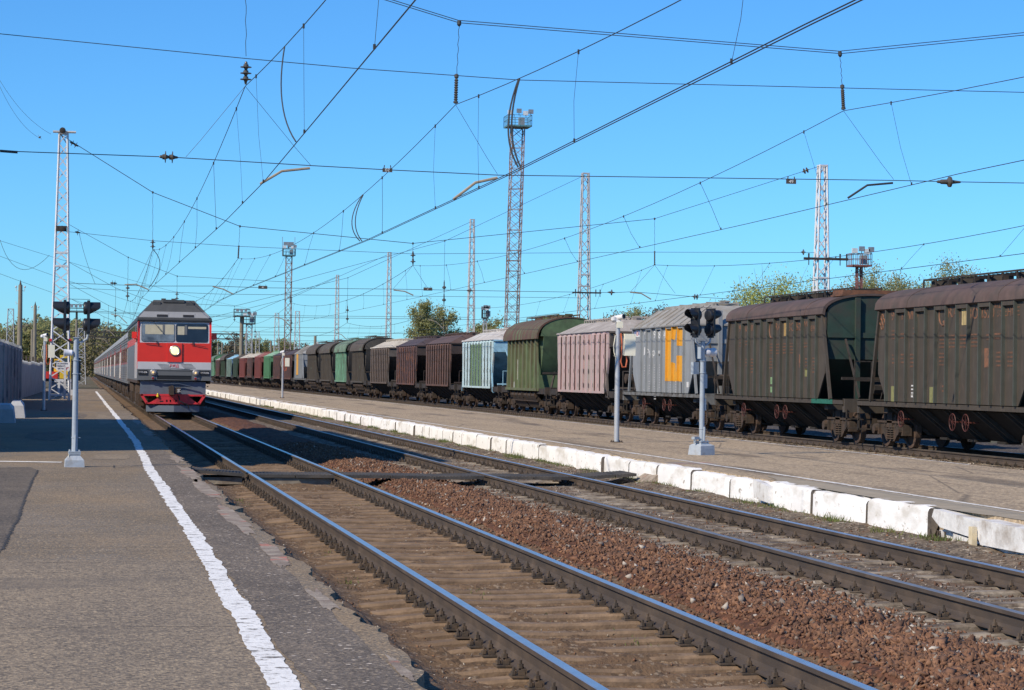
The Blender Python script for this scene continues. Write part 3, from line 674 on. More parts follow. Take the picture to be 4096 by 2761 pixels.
# --- grain hopper: flat ribbed sides, arched roof, sloping ends ------------------------------------------------
def grain_hopper(L, m, roofm, endm, label, loc, lod=0, hip=False, sill=None, ribs=None):
    wg = thing('hopper_wagon', label, 'wagon', loc, group=GW); hl = L/2 - 2.25
    zt = 3.78
    b = MB(); b.prism([(-hl, zt), (-hl, 2.42), (-hl+1.75, 1.18), (hl-1.75, 1.18), (hl, 2.42), (hl, zt)], 'x', -1.42, 1.42)
    b.prism([(-hl+.02, zt)] + [(0, 0)]*0 + [(-hl+.02, zt+.02), (hl-.02, zt+.02), (hl-.02, zt)], 'x', -1.45, 1.45)
    if not hip:
        pr = [(1.43*math.cos(a), zt + .54*math.sin(a)**.8) for a in np.linspace(0, math.pi, 15)]; b.prism(pr, 'y', -hl+.01, hl-.01)
    b.build('body', endm, wg, smooth=30)
    for s in (-1, 1):                                      # end sheets with stiffeners and a belt
        y = s*hl; s_ = MB()
        for x in (-.52, .42): s_.box(x-.07, x+.07, min(y, y+s*.11), max(y, y+s*.11), 1.26 if x < 0 else 2.35, 4.22)
        s_.box(-1.42, 1.42, min(y, y+s*.05), max(y, y+s*.05), 3.05, 3.2)
        s_.build('end_stiffener', endm, wg, smooth=0)
    r = MB()
    if not hip:
        a_ = np.linspace(0, math.pi, 19); out = [(1.60*math.cos(a), zt - .05 + .62*math.sin(a)**.75) for a in a_]; inn = [(1.52*math.cos(a), zt - .09 + .60*math.sin(a)**.75) for a in a_[::-1]]
        r.prism(out + inn, 'y', -hl-.04, hl+.04)
        for yy in (-hl+1.6, hl-2.4): r.prism([(1.61*math.cos(a), zt - .05 + .635*math.sin(a)**.75) for a in a_] + [(1.59*math.cos(a), zt - .06 + .60*math.sin(a)**.75) for a in a_[::-1]], 'y', yy, yy+.05)
        rf = r.build('roof', roofm, wg, smooth=40)
    else:
        r.add([(-1.58, -hl-.05, zt-.04), (1.58, -hl-.05, zt-.04), (1.58, hl+.05, zt-.04), (-1.58, hl+.05, zt-.04), (-.62, -hl+.75, 4.42), (.62, -hl+.75, 4.42), (.62, hl-.75, 4.42), (-.62, hl-.75, 4.42)],
              [(0,3,2,1), (4,5,6,7), (0,1,5,4), (1,2,6,5), (2,3,7,6), (3,0,4,7)])
        r.box(-1.6, 1.6, -hl-.07, hl+.07, zt-.10, zt-.035)
        for i in range(9):
            y = -hl + .55 + (2*hl-1.1)*i/8; t = min(1, max(0, 0))
            for s in (-1, 1): r.bar((s*1.57, y, zt-.01), (s*.64, y*.93, 4.43), .06, .05)
        r.box(-.5, .5, -hl+1, hl-1, 4.40, 4.52)
        rf = r.build('roof', roofm, wg, smooth=0)
    if not hip: MB().box(-.95, 1.05, -hl+.02, -hl+.95, 4.30, 4.45).box(-1.0, 1.1, -hl-.02, -hl+1.0, 4.27, 4.32).build('roof_hatch', RHAT, rf, smooth=0)
    walkway(rf, DARK if not hip else roofm, hl-.55 if not hip else hl-.9, 4.36 if not hip else 4.45, 4.56)
    nr = 13
    for s in (-1, 1):
        p = MB(); x = s*1.45; x2 = s*1.49; xr = s*1.575
        p.prism([(-hl, zt), (-hl, 2.0), (-hl+.62, 1.26), (hl-.62, 1.26), (hl, 2.0), (hl, zt)], 'x', min(x, x2), max(x, x2))
        rl = ribs or [-hl + .62 + (2*hl-1.24)*i/(nr-1) for i in range(nr)]
        for i, y in enumerate(rl):
            p.mi = 1; p.box(min(x2, xr), max(x2, xr), y-.028, y+.028, 1.26, zt-.05); p.mi = 0
            if i % 2 == 0 and i < len(rl)-1: p.box(min(x2, xr-s*.006), max(x2, xr-s*.006), y, rl[i+1], zt-.17, zt-.055)
        p.build('side_panel', [m, m if hip else RIBT], wg, smooth=0)
        for q in (-1, 1):
            MB().bar((s*1.52, q*(hl-.16), zt-.1), (s*1.50, q*(hl+.55), 1.26), .10, .08, up=(1,0,0)).build('end_strut', m, wg, smooth=0)
    sill_frame(wg, L, sill or m); chutes(wg, L, hl-.3, CHD, 5)
    ladder(wg, hl, L)
    for q in (-1, 1): bogie(wg, q*(L/2-2.15), lod)
    if lod == 0:
        for y in (hl-1.6, -.2, -1.05): handwheel(wg, -1.42, y, .80, .21)
    return wg
def ladder(wg, hl, L):
    for q in (-1, 1):
        y = q*(L/2-.75); b = MB()
        b.bar((-1.1, y, 1.25), (-1.1, y, 2.35), .03); b.bar((-.6, y, 1.25), (-.6, y, 2.35), .03); b.bar((-1.1, y, 2.35), (-.6, y, 2.35), .03); b.bar((-1.1, y, 1.8), (-.6, y, 1.8), .03)
        b.bar((-.9, q*(L/2-.9), 1.3), (-.9, q*(hl+.1), 3.0), .05); b.bar((.8, q*(L/2-.9), 1.3), (.8, q*(hl-.7), 2.0), .08)
        b.bar((.0, q*(L/2-.9), 1.3), (.1, q*(hl+.05), 2.9), .05)
        b.box(-1.3, 1.3, q*(L/2-1.3)-.05, q*(L/2-1.3)+.05, 1.82, 1.9)
        b.cyl((-.3, q*(L/2-1.5), 1.6), (.6, q*(L/2-1.5), 1.6), .2, n=10)
        b.build('end_bracing', DARK, wg, smooth=0)
# --- mineral hopper: corrugated sides, chamfered roof, deep sloping ends -----------------------------------------
def mineral_hopper(L, m, roofm, endm, label, loc, lod=0, ribs=None, plated=()):
    wg = thing('hopper_wagon', label, 'wagon', loc, group=GW); hl = L/2 - 2.05; zt = 3.72; ze = 1.12
    b = MB(); b.prism([(-hl, zt), (-hl, 3.05), (-hl+2.3, 1.3), (hl-2.3, 1.3), (hl, 3.05), (hl, zt)], 'x', -1.42, 1.42)
    for s in (-1, 1): b.box(-1.42, 1.42, min(s*hl, s*(hl+.04)), max(s*hl, s*(hl+.04)), 3.05, 3.5); b.box(-1.45, 1.45, min(s*hl, s*(hl+.10)), max(s*hl, s*(hl+.10)), 3.62, 3.70)
    b.build('body', endm, wg, smooth=0)
    r = MB(); a = -hl - .06; c = hl + .06
    r.add([(-1.53, a, zt-.02), (1.53, a, zt-.02), (1.53, c, zt-.02), (-1.53, c, zt-.02), (-.55, a+.9, 4.2), (.55, a+.9, 4.2), (.55, c-.9, 4.2), (-.55, c-.9, 4.2)],
          [(0,3,2,1), (4,5,6,7), (0,1,5,4), (1,2,6,5), (2,3,7,6), (3,0,4,7)])
    r.cyl((-1.45, c-.02, zt+.0), (-1.45, c-.5, zt+.0), .06, n=6)
    rf = r.build('roof', roofm, wg, smooth=0); walkway(rf, roofm, hl-1.0, 4.2, 4.36, step=.45, hatch=lod == 0)
    nr = 10 if L > 13 else 9
    for s in (-1, 1):
        p = MB(); x = s*1.38; x2 = s*1.46; xr = s*1.525
        p.prism([(-hl, zt-.02), (-hl+.12, 2.6), (-hl+.62, ze), (hl-.62, ze), (hl-.12, 2.6), (hl, zt-.02)], 'x', min(x, x2), max(x, x2))
        p.prism([(-hl+.62, ze), (-hl+.62, ze+.10), (hl-.62, ze+.10), (hl-.62, ze)], 'x', min(x2, xr+s*.007), max(x2, xr+s*.007))
        for i in range(nr):
            y = -hl + .78 + (2*hl-1.56)*i/(nr-1)
            if i in plated: p.box(min(x2, xr+s*.01), max(x2, xr+s*.01), y-.13, y+.13, ze, zt-.12); continue
            p.prism([(x2, y+.26), (xr, y+.26), (xr, y-.26), (xr-s*.015, y-.26), (xr-s*.015, y+.2), (x2, y+.2)], 'z', ze, zt-.14)   # open corrugation, lip towards the near end
            p.add([(x2, y-.26, zt-.14), (xr, y-.26, zt-.14), (xr, y+.26, zt-.14), (x2, y+.26, zt-.14), (x2, y-.22, zt-.0), (x2, y+.22, zt-.0)], [(0,1,4), (1,2,5,4), (2,3,5), (0,3,2,1)])
        if lod == 0:                                       # dark ovals: shade of the pressed dimples put in as colour
            for zz in (3.3, 2.65, 2.05, 1.45):
                for i in range(nr-1):
                    y = -hl + .78 + (2*hl-1.56)*i/(nr-1); p.mi = 1; p.prism([(y-.16 + .07*math.cos(t_), zz + .10*math.sin(t_)) for t_ in np.linspace(-1.5, 1.5, 7)], 'x', min(xr-s*.01, xr+s*.004), max(xr-s*.01, xr+s*.004)); p.mi = 0
        p.build('side_panel', [m, DARK], wg, smooth=0)
        for q in (-1, 1): MB().bar((s*1.44, q*(hl-.55), 2.55), (s*1.44, q*(hl-.1), .95), .09, .07, up=(1,0,0)).build('end_strut', endm, wg, smooth=0)
    for q in (-1, 1):
        st = MB(); st.bar((-.75, q*(hl+.05), 3.2), (-.3, q*(L/2-.75), 1.2), .16, .06); st.bar((.75, q*(hl+.05), 3.2), (.9, q*(L/2-.75), 1.2), .16, .06)
        st.bar((-1.4, q*(hl-.5), 1.15), (-1.4, q*(hl+.1), .95), .12)
        st.bar((-1.15, q*(L/2-.8), 1.2), (-1.15, q*(L/2-.8), 2.05), .03); st.bar((-.65, q*(L/2-.8), 1.2), (-.65, q*(L/2-.8), 2.05), .03); st.bar((-1.15, q*(L/2-.8), 2.05), (-.65, q*(L/2-.8), 2.05), .03)
        st.box(-1.3, 1.3, q*(L/2-1.6)-.06, q*(L/2-1.6)+.06, 1.32, 1.4)
        st.build('end_bracing', endm, wg, smooth=0)
    sill_frame(wg, L, DARK, side=False); chutes(wg, L, hl-.62, CHD, 6)
    for q in (-1, 1): bogie(wg, q*(L/2-2.0), lod)
    return wg
# --- cement hopper: rounded roof with overhanging eaves, curved end sheets, ribbed sides ----------------------------
def cement_hopper(L, m, roofm, endm, label, loc, lod=0):
    wg = thing('hopper_wagon', label, 'wagon', loc, group=GW); hl = L/2 - 2.55; zt = 3.70; ho = hl + .75
    b = MB(); b.box(-1.38, 1.38, -hl, hl, 1.2, zt)
    for s in (-1, 1):                                      # curved sheet sweeping out to the roof end
        pts = [(s*(ho-.05), zt)] + [(s*(hl-.9 + .9*math.sin(t)*1.85), zt - 2.5 + 2.5*math.sin(t)**2.2) for t in np.linspace(math.pi/2, .15, 9)] + [(0, 1.2), (0, zt)]
        b.prism(pts, 'x', -1.30, 1.30)
    pr = [(1.44*math.cos(a), zt + .92*math.sin(a)**.85) for a in np.linspace(0, math.pi, 17)]; b.prism(pr, 'y', -ho+.03, ho-.03)
    b.build('body', endm, wg, smooth=50)
    r = MB(); a_ = np.linspace(-.02, math.pi+.02, 19)
    r.prism([(1.66*math.cos(a), zt - .12 + 1.06*max(0, math.sin(a))**.8) for a in a_] + [(1.58*math.cos(a), zt - .14 + 1.02*max(0, math.sin(a))**.8) for a in a_[::-1]], 'y', -ho, ho)
    rf = r.build('roof', roofm, wg, smooth=40); walkway(rf, roofm, ho-.4, 4.62, 4.78, -.5, .5, 1.2, hatch=lod == 0)
    nr = 8
    for s in (-1, 1):
        p = MB(); x = s*1.40; x2 = s*1.44; xr = s*1.56
        p.prism([(-hl, zt), (-hl, 1.16), (hl, 1.16), (hl, zt)], 'x', min(x, x2), max(x, x2))
        for i in range(nr):
            y = -hl + .1 + (2*hl-.2)*i/(nr-1); p.box(min(x2, xr), max(x2, xr), y-.09, y+.09, 1.2, zt-.08)
        p.box(min(x2, xr+s*.02), max(x2, xr+s*.02), -hl-.35, hl+.35, 1.10, 1.22)
        p.build('side_panel', m, wg, smooth=0)
        for q in (-1, 1): MB().bar((s*1.47, q*(hl-.02), zt-.25), (s*1.47, q*(hl+.42), 1.1), .13, .07, up=(1,0,0)).build('end_strut', m, wg, smooth=0)
    for q in (-1, 1):
        st = MB(); st.bar((-1.0, q*(hl+.95), 1.1), (-.7, q*(hl+.5), 2.0), .08); st.bar((1.0, q*(hl+.95), 1.1), (.7, q*(hl+.5), 2.0), .08); st.box(-1.3, 1.3, q*(hl+.6)-.05, q*(hl+.6)+.05, 1.9, 2.0)
        st.build('end_bracing', DARK, wg, smooth=0)
    sill_frame(wg, L, DARK, side=False)
    f = MB()
    for s in (-1, 1):
        for k in (-1, 1):
            y0 = k*hl*.45 - hl*.40; y1 = k*hl*.45 + hl*.40
            f.prism([(s*1.30, 1.08), (s*1.42, 1.0), (s*1.46, .86), (s*1.05, .28), (s*.98, .30), (s*1.25, .95)], 'y', y0, y1)
            for yy in np.linspace(y0, y1, 4): f.prism([(s*1.30, 1.10), (s*1.46, 1.04), (s*1.50, .86), (s*1.40, .74), (s*1.30, .9)], 'y', yy-.03, yy+.03)
        f.box(min(s*1.1, s*1.32), max(s*1.1, s*1.32), -hl*.85, hl*.85, .58, .62)
    f.box(-1.0, 1.0, -hl*.85, hl*.85, .32, 1.1)
    f.build('discharge_flap', BOGM, wg, smooth=30)
    for q in (-1, 1): bogie(wg, q*(L/2-1.95), lod)
    return wg

GW = 'hopper wagons standing in the freight train'
BR = paint('dark_green_brown_paint', (.068, .056, .044), (.050, .041, .032), .55, (.095, .066, .050), .64, .2)
RIBT = paint('teal_worn_rib', (.066, .076, .064), (.060, .052, .042), .56, (.05, .045, .04), .66, .2)
BRE = plain('dark_green_end_paint', (.022, .050, .038), (.045, .043, .036), .56)
BRR = plain('dusty_brown_roof', (.098, .064, .055), (.066, .052, .044), .55)
GY = paint('grey_wagon_paint', (.25, .272, .292), (.20, .205, .21), .60, (.13, .11, .09), .75, .1)
GYR = plain('grey_dusty_roof', (.30, .30, .29), (.24, .215, .18), .52)
PK = paint('pink_grey_paint', (.52, .315, .315), (.36, .325, .30), .48, (.30, .17, .13), .7, .2)
PKR = plain('pale_dusty_roof', (.40, .365, .33), (.28, .245, .215), .5)
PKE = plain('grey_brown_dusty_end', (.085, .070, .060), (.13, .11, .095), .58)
GN = paint('rusty_green_paint', (.120, .165, .080), (.105, .068, .042), .54, (.15, .075, .045), .66, .2)
GNR = M('rust_striped_green_roof', (.100, .135, .062), .8, var=.2, scale=2, col2=(.098, .052, .036), s2=1.3, thr=.46, soft=.06, stretch=(.4, 2.2, .4), col3=(.13, .065, .04), s3=5, thr3=.6)
GNE = plain('green_end_paint', (.085, .135, .065), (.07, .085, .05), .6)
LB = paint('pale_blue_paint', (.46, .62, .66), (.30, .25, .19), .62, (.22, .12, .06), .70, .12)
LBR = plain('dusty_white_roof', (.52, .50, .47), (.38, .33, .28), .54)
LBE = plain('blue_end_paint', (.26, .47, .60), (.12, .16, .20), .66)
LBD = plain('blue_slope_paint', (.12, .22, .33), (.10, .12, .14), .6)
GRB = paint('mid_green_stripe', (.115, .20, .085), (.10, .13, .07), .6, (.14, .10, .06), .72, .15)
B1 = paint('rust_brown_paint', (.115, .060, .046), (.070, .048, .038), .55, (.25, .105, .045), .64, .2)
B1R = plain('rust_brown_roof', (.105, .062, .050), (.075, .052, .046), .54)
B1E = plain('dark_brown_end', (.045, .031, .027), (.085, .055, .045), .62)
B2 = paint('plum_brown_paint', (.098, .052, .048), (.062, .043, .038), .55, (.30, .11, .045), .59, .2)
B2R = plain('plum_brown_roof', (.070, .048, .050), (.055, .042, .042), .55)
WTR = plain('cream_dusted_roof', (.50, .455, .37), (.40, .34, .27), .55)
WT = paint('dusty_brown_paint', (.100, .072, .056), (.17, .13, .10), .58, (.20, .10, .05), .7, .25)
RT = paint('green_stained_brown', (.095, .080, .062), (.055, .046, .038), .52, (.16, .26, .17), .69, .2)
RTR = M('brown_roof_green_eave', (.075, .060, .046), .85, var=.25, scale=3, col2=(.13, .21, .14), s2=2.5, thr=.64, soft=.05, col3=(.12, .07, .045), s3=5, thr3=.62)
RTE = plain('grey_brown_end', (.060, .052, .044), (.085, .075, .06), .6)
TG = paint('bleached_green_paint', (.17, .36, .24), (.085, .085, .065), .56, (.12, .09, .06), .66, .2)
TGR = M('bleached_green_roof', (.15, .24, .16), .85, var=.25, scale=3, col2=(.075, .065, .05), s2=2, thr=.52)
GN2 = paint('clean_green_paint', (.085, .235, .105), (.075, .150, .08), .62, (.10, .12, .07), .75, .15)
GN2R = plain('light_green_roof', (.19, .36, .22), (.42, .46, .40), .62)
RD = paint('brick_red_paint', (.225, .062, .048), (.16, .055, .045), .58, (.12, .05, .04), .72, .15)
RDR = plain('brick_red_roof', (.24, .080, .062), (.30, .14, .12), .6)
DG = paint('dark_green_paint', (.035, .068, .038), (.045, .05, .035), .55, (.06, .06, .04), .72, .2)
PAT = paint('patched_stripes', (.30, .42, .36), (.08, .10, .07), .52, (.05, .09, .05), .60, .2)

WB = [46.3, 60.8, 75.3, 88.7, 103.1, 115.4, 129.4, 143.3, 156.9, 171.2, 182.8, 194.8, 207, 219.4, 232.5, 245.5, 259.5, 273, 287.5, 301, 315.5, 329, 344, 358, 372.5, 386.5]
SPEC = [
 ('g', BR, BRR, BRE, 'dark brown grain hopper with orange lettering cut off by the right frame edge'),
 ('g', BR, BRR, BRE, 'dark brown grain hopper with a green end, standing behind the grey and orange one'),
 ('h', GY, GYR, GY, 'grey grain hopper with a big orange letter, behind the signal on the middle platform'),
 ('m', PK, PKR, PKE, 'faded pink corrugated hopper behind the camera pole'),
 ('c', GN, GNR, GNE, 'rusty green round-roofed cement hopper with streaked eaves, next to the pink one'),
 ('m', LB, LBR, LBE, 'pale blue corrugated hopper with green stripes and a white roof'),
 ('m', B1, B1R, B1E, 'rust brown corrugated hopper coupled to the pale blue one'),
 ('m', B2, B2R, B1E, 'plum brown hopper with orange rust patches before the birch tree'),
 ('m', WT, WTR, PKE, 'dusty brown corrugated hopper with a cream white roof'),
 ('c', RT, RTR, RTE, 'brown round-roofed cement hopper with flaking green eaves, next to the cream-roofed one'),
 ('c', TG, TGR, RTE, 'bleached green round-roofed cement hopper with mottled sides'),
 ('c', RT, RTR, RTE, 'brown round-roofed cement hopper with a green lower eave, beyond the bleached green one'),
 ('c', RT, RTR, RTE, 'brown streaked round-roofed cement hopper next to the distant grey one'),
 ('h', GY, GYR, GY, 'distant grey grain hopper with an orange upright stripe'),
 ('m', B2, B2R, B1E, 'dark plum hopper just beyond the distant grey and orange wagon'),
 ('m', B2, B2R, B1E, 'dark plum hopper beside the clean green one'),
 ('m', GN2, GN2R, GN2, 'clean bright green hopper between a plum one and a red one'),
 ('m', RD, RDR, RD, 'brick red hopper beside the bright green one'),
 ('m', B2, WTR, B1E, 'dark brown hopper with a whitish roof between two red ones'),
 ('m', RD, WTR, RD, 'brick red hopper with a white-dusted roof'),
 ('m', DG, RTR, DG, 'dark green hopper beyond the white-roofed red one'),
 ('m', PAT, LBE, LBD, 'hopper patched light blue and green, small in the distance'),
 ('c', DG, RTR, RTE, 'dark green round-roofed hopper beyond the patched blue one'),
 ('m', B2, PKR, B1E, 'small distant plum hopper near the end of the visible train'),
 ('c', TG, TGR, GN2, 'pale green round-roofed hopper peeping out beside the locomotive'),
]
WAG = []
def _rl(f, xs): return lambda yc: sorted(q for q in (atx(f(x), 1500, FX - 1.5).y - yc for x in xs))
RIBS = {0: _rl(lambda x: 3450 + x*.4146, (240, 335, 427, 520, 616, 713, 816, 920, 1028, 1137, 1248, 1364, 1482, 1606, 1736)), 1: _rl(lambda x: 2880 + x*.4465, (150, 206, 262, 318, 375, 433, 491, 550, 612, 675, 740, 804, 870)), 2: _rl(lambda x: 2500 + x*.3571, (188, 245, 302, 358, 414, 472, 536, 600, 664))}
for i, (k, m, rm, em, lab) in enumerate(SPEC):
    a, b = WB[i], WB[i+1]; L = b - a; yc = (a + b) / 2; lod = 0 if i < 9 else 1
    if k in 'gh': wg = grain_hopper(L, m, rm, em, lab, (FX, yc, 0), lod, hip=(k == 'h'), ribs=RIBS.get(i, lambda c: None)(yc), sill=(M('grey_sill', (.16, .165, .165), .8, col2=(.07, .06, .05), s2=3) if k == 'h' else None))
    elif k == 'm': wg = mineral_hopper(L, m, rm, em, lab, (FX, yc, 0), lod, plated=(3, 4) if i == 3 else ())
    else: wg = cement_hopper(L, m, rm, em, lab, (FX, yc, 0), lod)
    WAG.append((wg, L, yc))

# ---- lettering and marks painted on the near sides ----
def on_side(i, sx, sy, xo=-1.493):
    p = atx(sx, sy, FX + xo); return p.y - WAG[i][2], p.z
def side_text(i, txt, sx, sy, size, mat, wide=1.0, xo=-1.493, name='lettering'):
    y, z = on_side(i, sx, sy, xo); letters(txt, size, mat, WAG[i][0], (xo, y, z), '-x', wide, name=name)
MARKS = M('dim_orange_small_print', (.17, .082, .05), .85, var=.3, scale=5, col2=(.085, .06, .045), s2=6, thr=.55)
def marks(i, items, mat, xo=-1.493, name='lettering_rows'):
    rr = random.Random(i * 7 + len(items))
    for sx, sy, w_, rows, h in items:
        mb = MB()                                          # rows of short painted dashes: small print too small to read
        y, z = on_side(i, sx, sy, xo)
        for r in range(rows):
            yy = y + w_/2; zz = z - r*h*1.7
            while yy > y - w_/2:
                d = rr.uniform(.035, .08); mb.box(xo-.004, xo+.001, max(yy-d, y-w_/2), yy, zz-h*.36, zz+h*.36); yy -= d + .022
        mb.build('small_lettering', mat, WAG[i][0], smooth=0)
def patch(i, sx, sy, w_, h, mat, xo=-1.493, name='painted_mark'):
    y, z = on_side(i, sx, sy, xo); return MB().box(xo-.004, xo+.001, y-w_/2, y+w_/2, z-h/2, z+h/2).build(name, mat, WAG[i][0], smooth=0)
def c2(x, y): return 3450 + x*.4146, 1050 + y*.4146       # closer looks at the first two wagons
def c3(x, y): return 2880 + x*.4465, 1130 + y*.4465
def c1(x, y): return 2500 + x*.3571, 1180 + y*.3571
for t_, x, y, s in (('90', 308, 520, .34), ('10', 400, 515, .34), ('МО', 485, 510, .34), ('2', 498, 665, .26), ('RAI', 880, 485, .36), ('ВОС', 1090, 500, .36), ('1520', 1205, 495, .34), ('ЕНИЕ', 1440, 480, .28), ('М.ВС', 1322, 415, .20), ('500', 1335, 495, .2), ('ВЕЛ', 1435, 410, .2), ('1128', 485, 1290, .12)):
    side_text(0, t_, *c2(x, y), s, MARKW if t_ == '1128' else MARK, 1.5 if len(t_) < 4 else 1.25)
y_, z_ = on_side(0, *c2(780, 510)); MB().ring((-1.495, y_, z_), (1, 0, 0), .26, .022, 24, 4).bar((-1.497, y_-.05, z_-.15), (-1.497, y_-.2, z_-.3), .05).build('ring_logo', MARK, WAG[0][0])
y_, z_ = on_side(0, *c2(192, 575)); 
mb = MB()
for q in range(4): mb.ring((-1.495, y_ + .1*math.cos(q*1.57), z_ + .12*math.sin(q*1.57)), (1, 0, 0), .085, .016, 14, 4)
mb.build('star_logo', MARK, WAG[0][0])
mb = MB(); y_, z_ = on_side(0, *c2(992, 510))
for q in range(4): mb.box(-1.498, -1.492, y_-.22+.115*q, y_-.13+.115*q, z_-.24, z_+.16+.03*(3-q))
mb.build('striped_mark', M('yellow_cream_mark', (.42, .33, .16), .8), WAG[0][0], smooth=0)
marks(0, [(*c2(305, 660), .34, 3, .06), (*c2(392, 690), .34, 2, .06), (*c2(300, 895), .2, 3, .06), (*c2(390, 890), .28, 3, .06), (*c2(480, 890), .3, 4, .06), (*c2(775, 710), .42, 4, .055), (*c2(873, 705), .48, 4, .055), (*c2(980, 705), .5, 4, .055), (*c2(1088, 695), .5, 4, .055), (*c2(1215, 700), .25, 2, .06), (*c2(1308, 690), .4, 2, .06), (*c2(770, 880), .4, 4, .055), (*c2(1322, 870), .4, 4, .06), (*c2(1438, 870), .44, 4, .06), (*c2(775, 1195), .1, 2, .07)], MARKS)
marks(0, [(*c2(488, 1190), .26, 4, .055)], MARKW)
for x, y, w_, h, m_ in ((298, 1270, .34, .42, CHALK), (673, 1278, .38, .40, CHALK), (1205, 920, .36, .46, MARK)): patch(0, *c2(x, y), w_, h, m_)
for t_, x, y, s in (('90', 188, 415, .3), ('02', 245, 415, .3), ('07', 295, 412, .3), ('RAI', 525, 400, .32), ('ВОС', 652, 405, .34), ('520', 715, 402, .32), ('МН', 778, 375, .22), ('ЕНИ', 845, 415, .22), ('2', 303, 515, .26)):
    side_text(1, t_, *c3(x, y), s, MARK, 1.5)
y_, z_ = on_side(1, *c3(468, 425)); MB().ring((-1.495, y_, z_), (1, 0, 0), .27, .022, 24, 4).build('ring_logo', MARK, WAG[1][0])
mb = MB(); y_, z_ = on_side(1, *c3(593, 410))
for q in range(4): mb.box(-1.498, -1.492, y_-.22+.115*q, y_-.13+.115*q, z_-.24, z_+.16+.03*(3-q))
mb.build('striped_mark', M('yellow_orange_mark', (.36, .24, .09), .8), WAG[1][0], smooth=0)
marks(1, [(*c3(188, 515), .34, 3, .06), (*c3(240, 530), .34, 2, .06), (*c3(190, 690), .2, 3, .06), (*c3(240, 690), .28, 3, .06), (*c3(290, 690), .3, 5, .06), (*c3(465, 555), .42, 4, .055), (*c3(525, 555), .48, 4, .055), (*c3(587, 550), .5, 4, .055), (*c3(650, 548), .5, 4, .055), (*c3(725, 550), .2, 2, .06), (*c3(773, 545), .4, 2, .06), (*c3(462, 685), .4, 4, .055), (*c3(783, 685), .4, 4, .06), (*c3(848, 680), .4, 5, .06)], MARKS)
for x, y, w_, h, m_ in ((467, 880, .34, .22, GRCH), (467, 960, .36, .18, GRCH), (778, 808, .38, .24, CHALK), (718, 705, .2, .4, MARK)): patch(1, *c3(x, y), w_, h, m_)
MB().box(-1.512, -1.50, -WAG[1][1]/2 + 1.5, -WAG[1][1]/2 + 3.4, 1.12, 1.25).build('name_board', M('green_name_board', (.02, .13, .09), .7), WAG[1][0], smooth=0)
# the grey wagon: orange letter, numbers, white plate
W3, L3, Y3 = WAG[2]
def poly3(pts, mat, name, xo=-1.493, t=.003):
    q = [on_side(2, *c1(x, y), xo) for x, y in pts]; return MB().prism(q, 'x', xo - t, xo + .001).build(name, mat, W3, smooth=0)
LET = [[(470, 325), (536, 325), (536, 505), (528, 560), (528, 740), (538, 765), (538, 968), (470, 965), (468, 780), (452, 640), (468, 540)],
       [(536, 325), (585, 325), (562, 500), (536, 505)], [(536, 762), (562, 765), (585, 970), (536, 968)],
       [(598, 322), (662, 322), (658, 572), (580, 570)], [(582, 680), (656, 682), (656, 972), (594, 970)]]
mb = MB()
for pts in LET: mb.prism([on_side(2, *c1(x, y)) for x, y in pts], 'x', -1.496, -1.492)
hl3 = L3/2 - 2.25                                           # the same paint on the ribs
def _inside(q, y, z):
    r = False
    for (a, b), (c, d) in zip(q, q[1:] + q[:1]):
        if (b > z) != (d > z) and y < (c - a)*(z - b)/(d - b) + a: r = not r
    return r
LETQ = [[on_side(2, *c1(a, b)) for a, b in pts] for pts in LET]
for y in RIBS[2](Y3):
    run = None
    for z in list(np.arange(1.3, 3.70, .03)) + [9]:
        hit = z < 9 and any(_inside(q, y + dy, z) for q in LETQ for dy in (-.01, .02))
        if hit and run is None: run = z
        if not hit and run is not None: mb.box(-1.579, -1.49, y-.032, y+.032, run, min(z, 3.70)); run = None
mb.build('lettering', ORAN, W3, smooth=0)
for t_, x, y, s in (('РК', 228, 440, .24), ('95', 342, 450, .42), ('88', 397, 450, .42), ('41', 455, 450, .40), ('2', 346, 530, .3), ('Рус', 278, 650, .36), ('ро', 334, 650, .38), ('нк', 393, 650, .36)):
    side_text(2, t_, *c1(x, y), s, MARKW, 1.5)
MARKG = M('pale_grey_marking', (.42, .42, .42), .8, var=.2)
marks(2, [(*c1(225, 790), .25, 4, .06), (*c1(280, 790), .25, 4, .06), (*c1(338, 785), .36, 8, .055), (*c1(397, 785), .34, 10, .055), (*c1(278, 970), .34, 4, .055), (*c1(338, 970), .3, 8, .055), (*c1(400, 970), .26, 5, .055), (*c1(455, 980), .24, 6, .05), (*c1(515, 980), .34, 6, .055), (*c1(577, 975), .34, 5, .055), (*c1(212, 1065), .12, 3, .06), (*c1(285, 880), .2, 3, .05), (*c1(225, 880), .2, 3, .05), (*c1(228, 520), .12, 2, .06), (*c1(290, 515), .12, 2, .06)], MARKG)
poly3([(96, 400), (166, 398), (164, 470), (97, 476)], MARKW, 'owner_plate')
side_text(2, 'RM', *c1(114, 437), .24, M('blue_letter', (.02, .09, .35), .6), 1.2, -1.499); side_text(2, 'O', *c1(139, 435), .26, M('red_letter', (.6, .05, .04), .6), 1.2, -1.499); side_text(2, 'N', *c1(156, 434), .2, M('blue_letter2', (.02, .09, .35), .6), 1.2, -1.499)
poly3([(218, 585), (232, 583), (226, 672), (209, 676)], MARKW, 'leaf_logo'); poly3([(228, 640), (236, 638), (232, 672), (222, 674)], M('green_logo', (.05, .35, .1), .6), 'leaf_logo')
poly3([(627, 980), (655, 980), (655, 1125), (627, 1125)], M('dark_label', (.05, .05, .055), .7), 'dark_label'); poly3([(690, 975), (711, 975), (711, 1036), (690, 1036)], MARKW, 'white_label')
# far grey wagon carries the same orange stripe
W14, L14, Y14 = WAG[13]; MB().box(-1.585, -1.485, .3, 1.9, 1.6, 3.7).build('orange_letter', ORAN, W14, smooth=0)
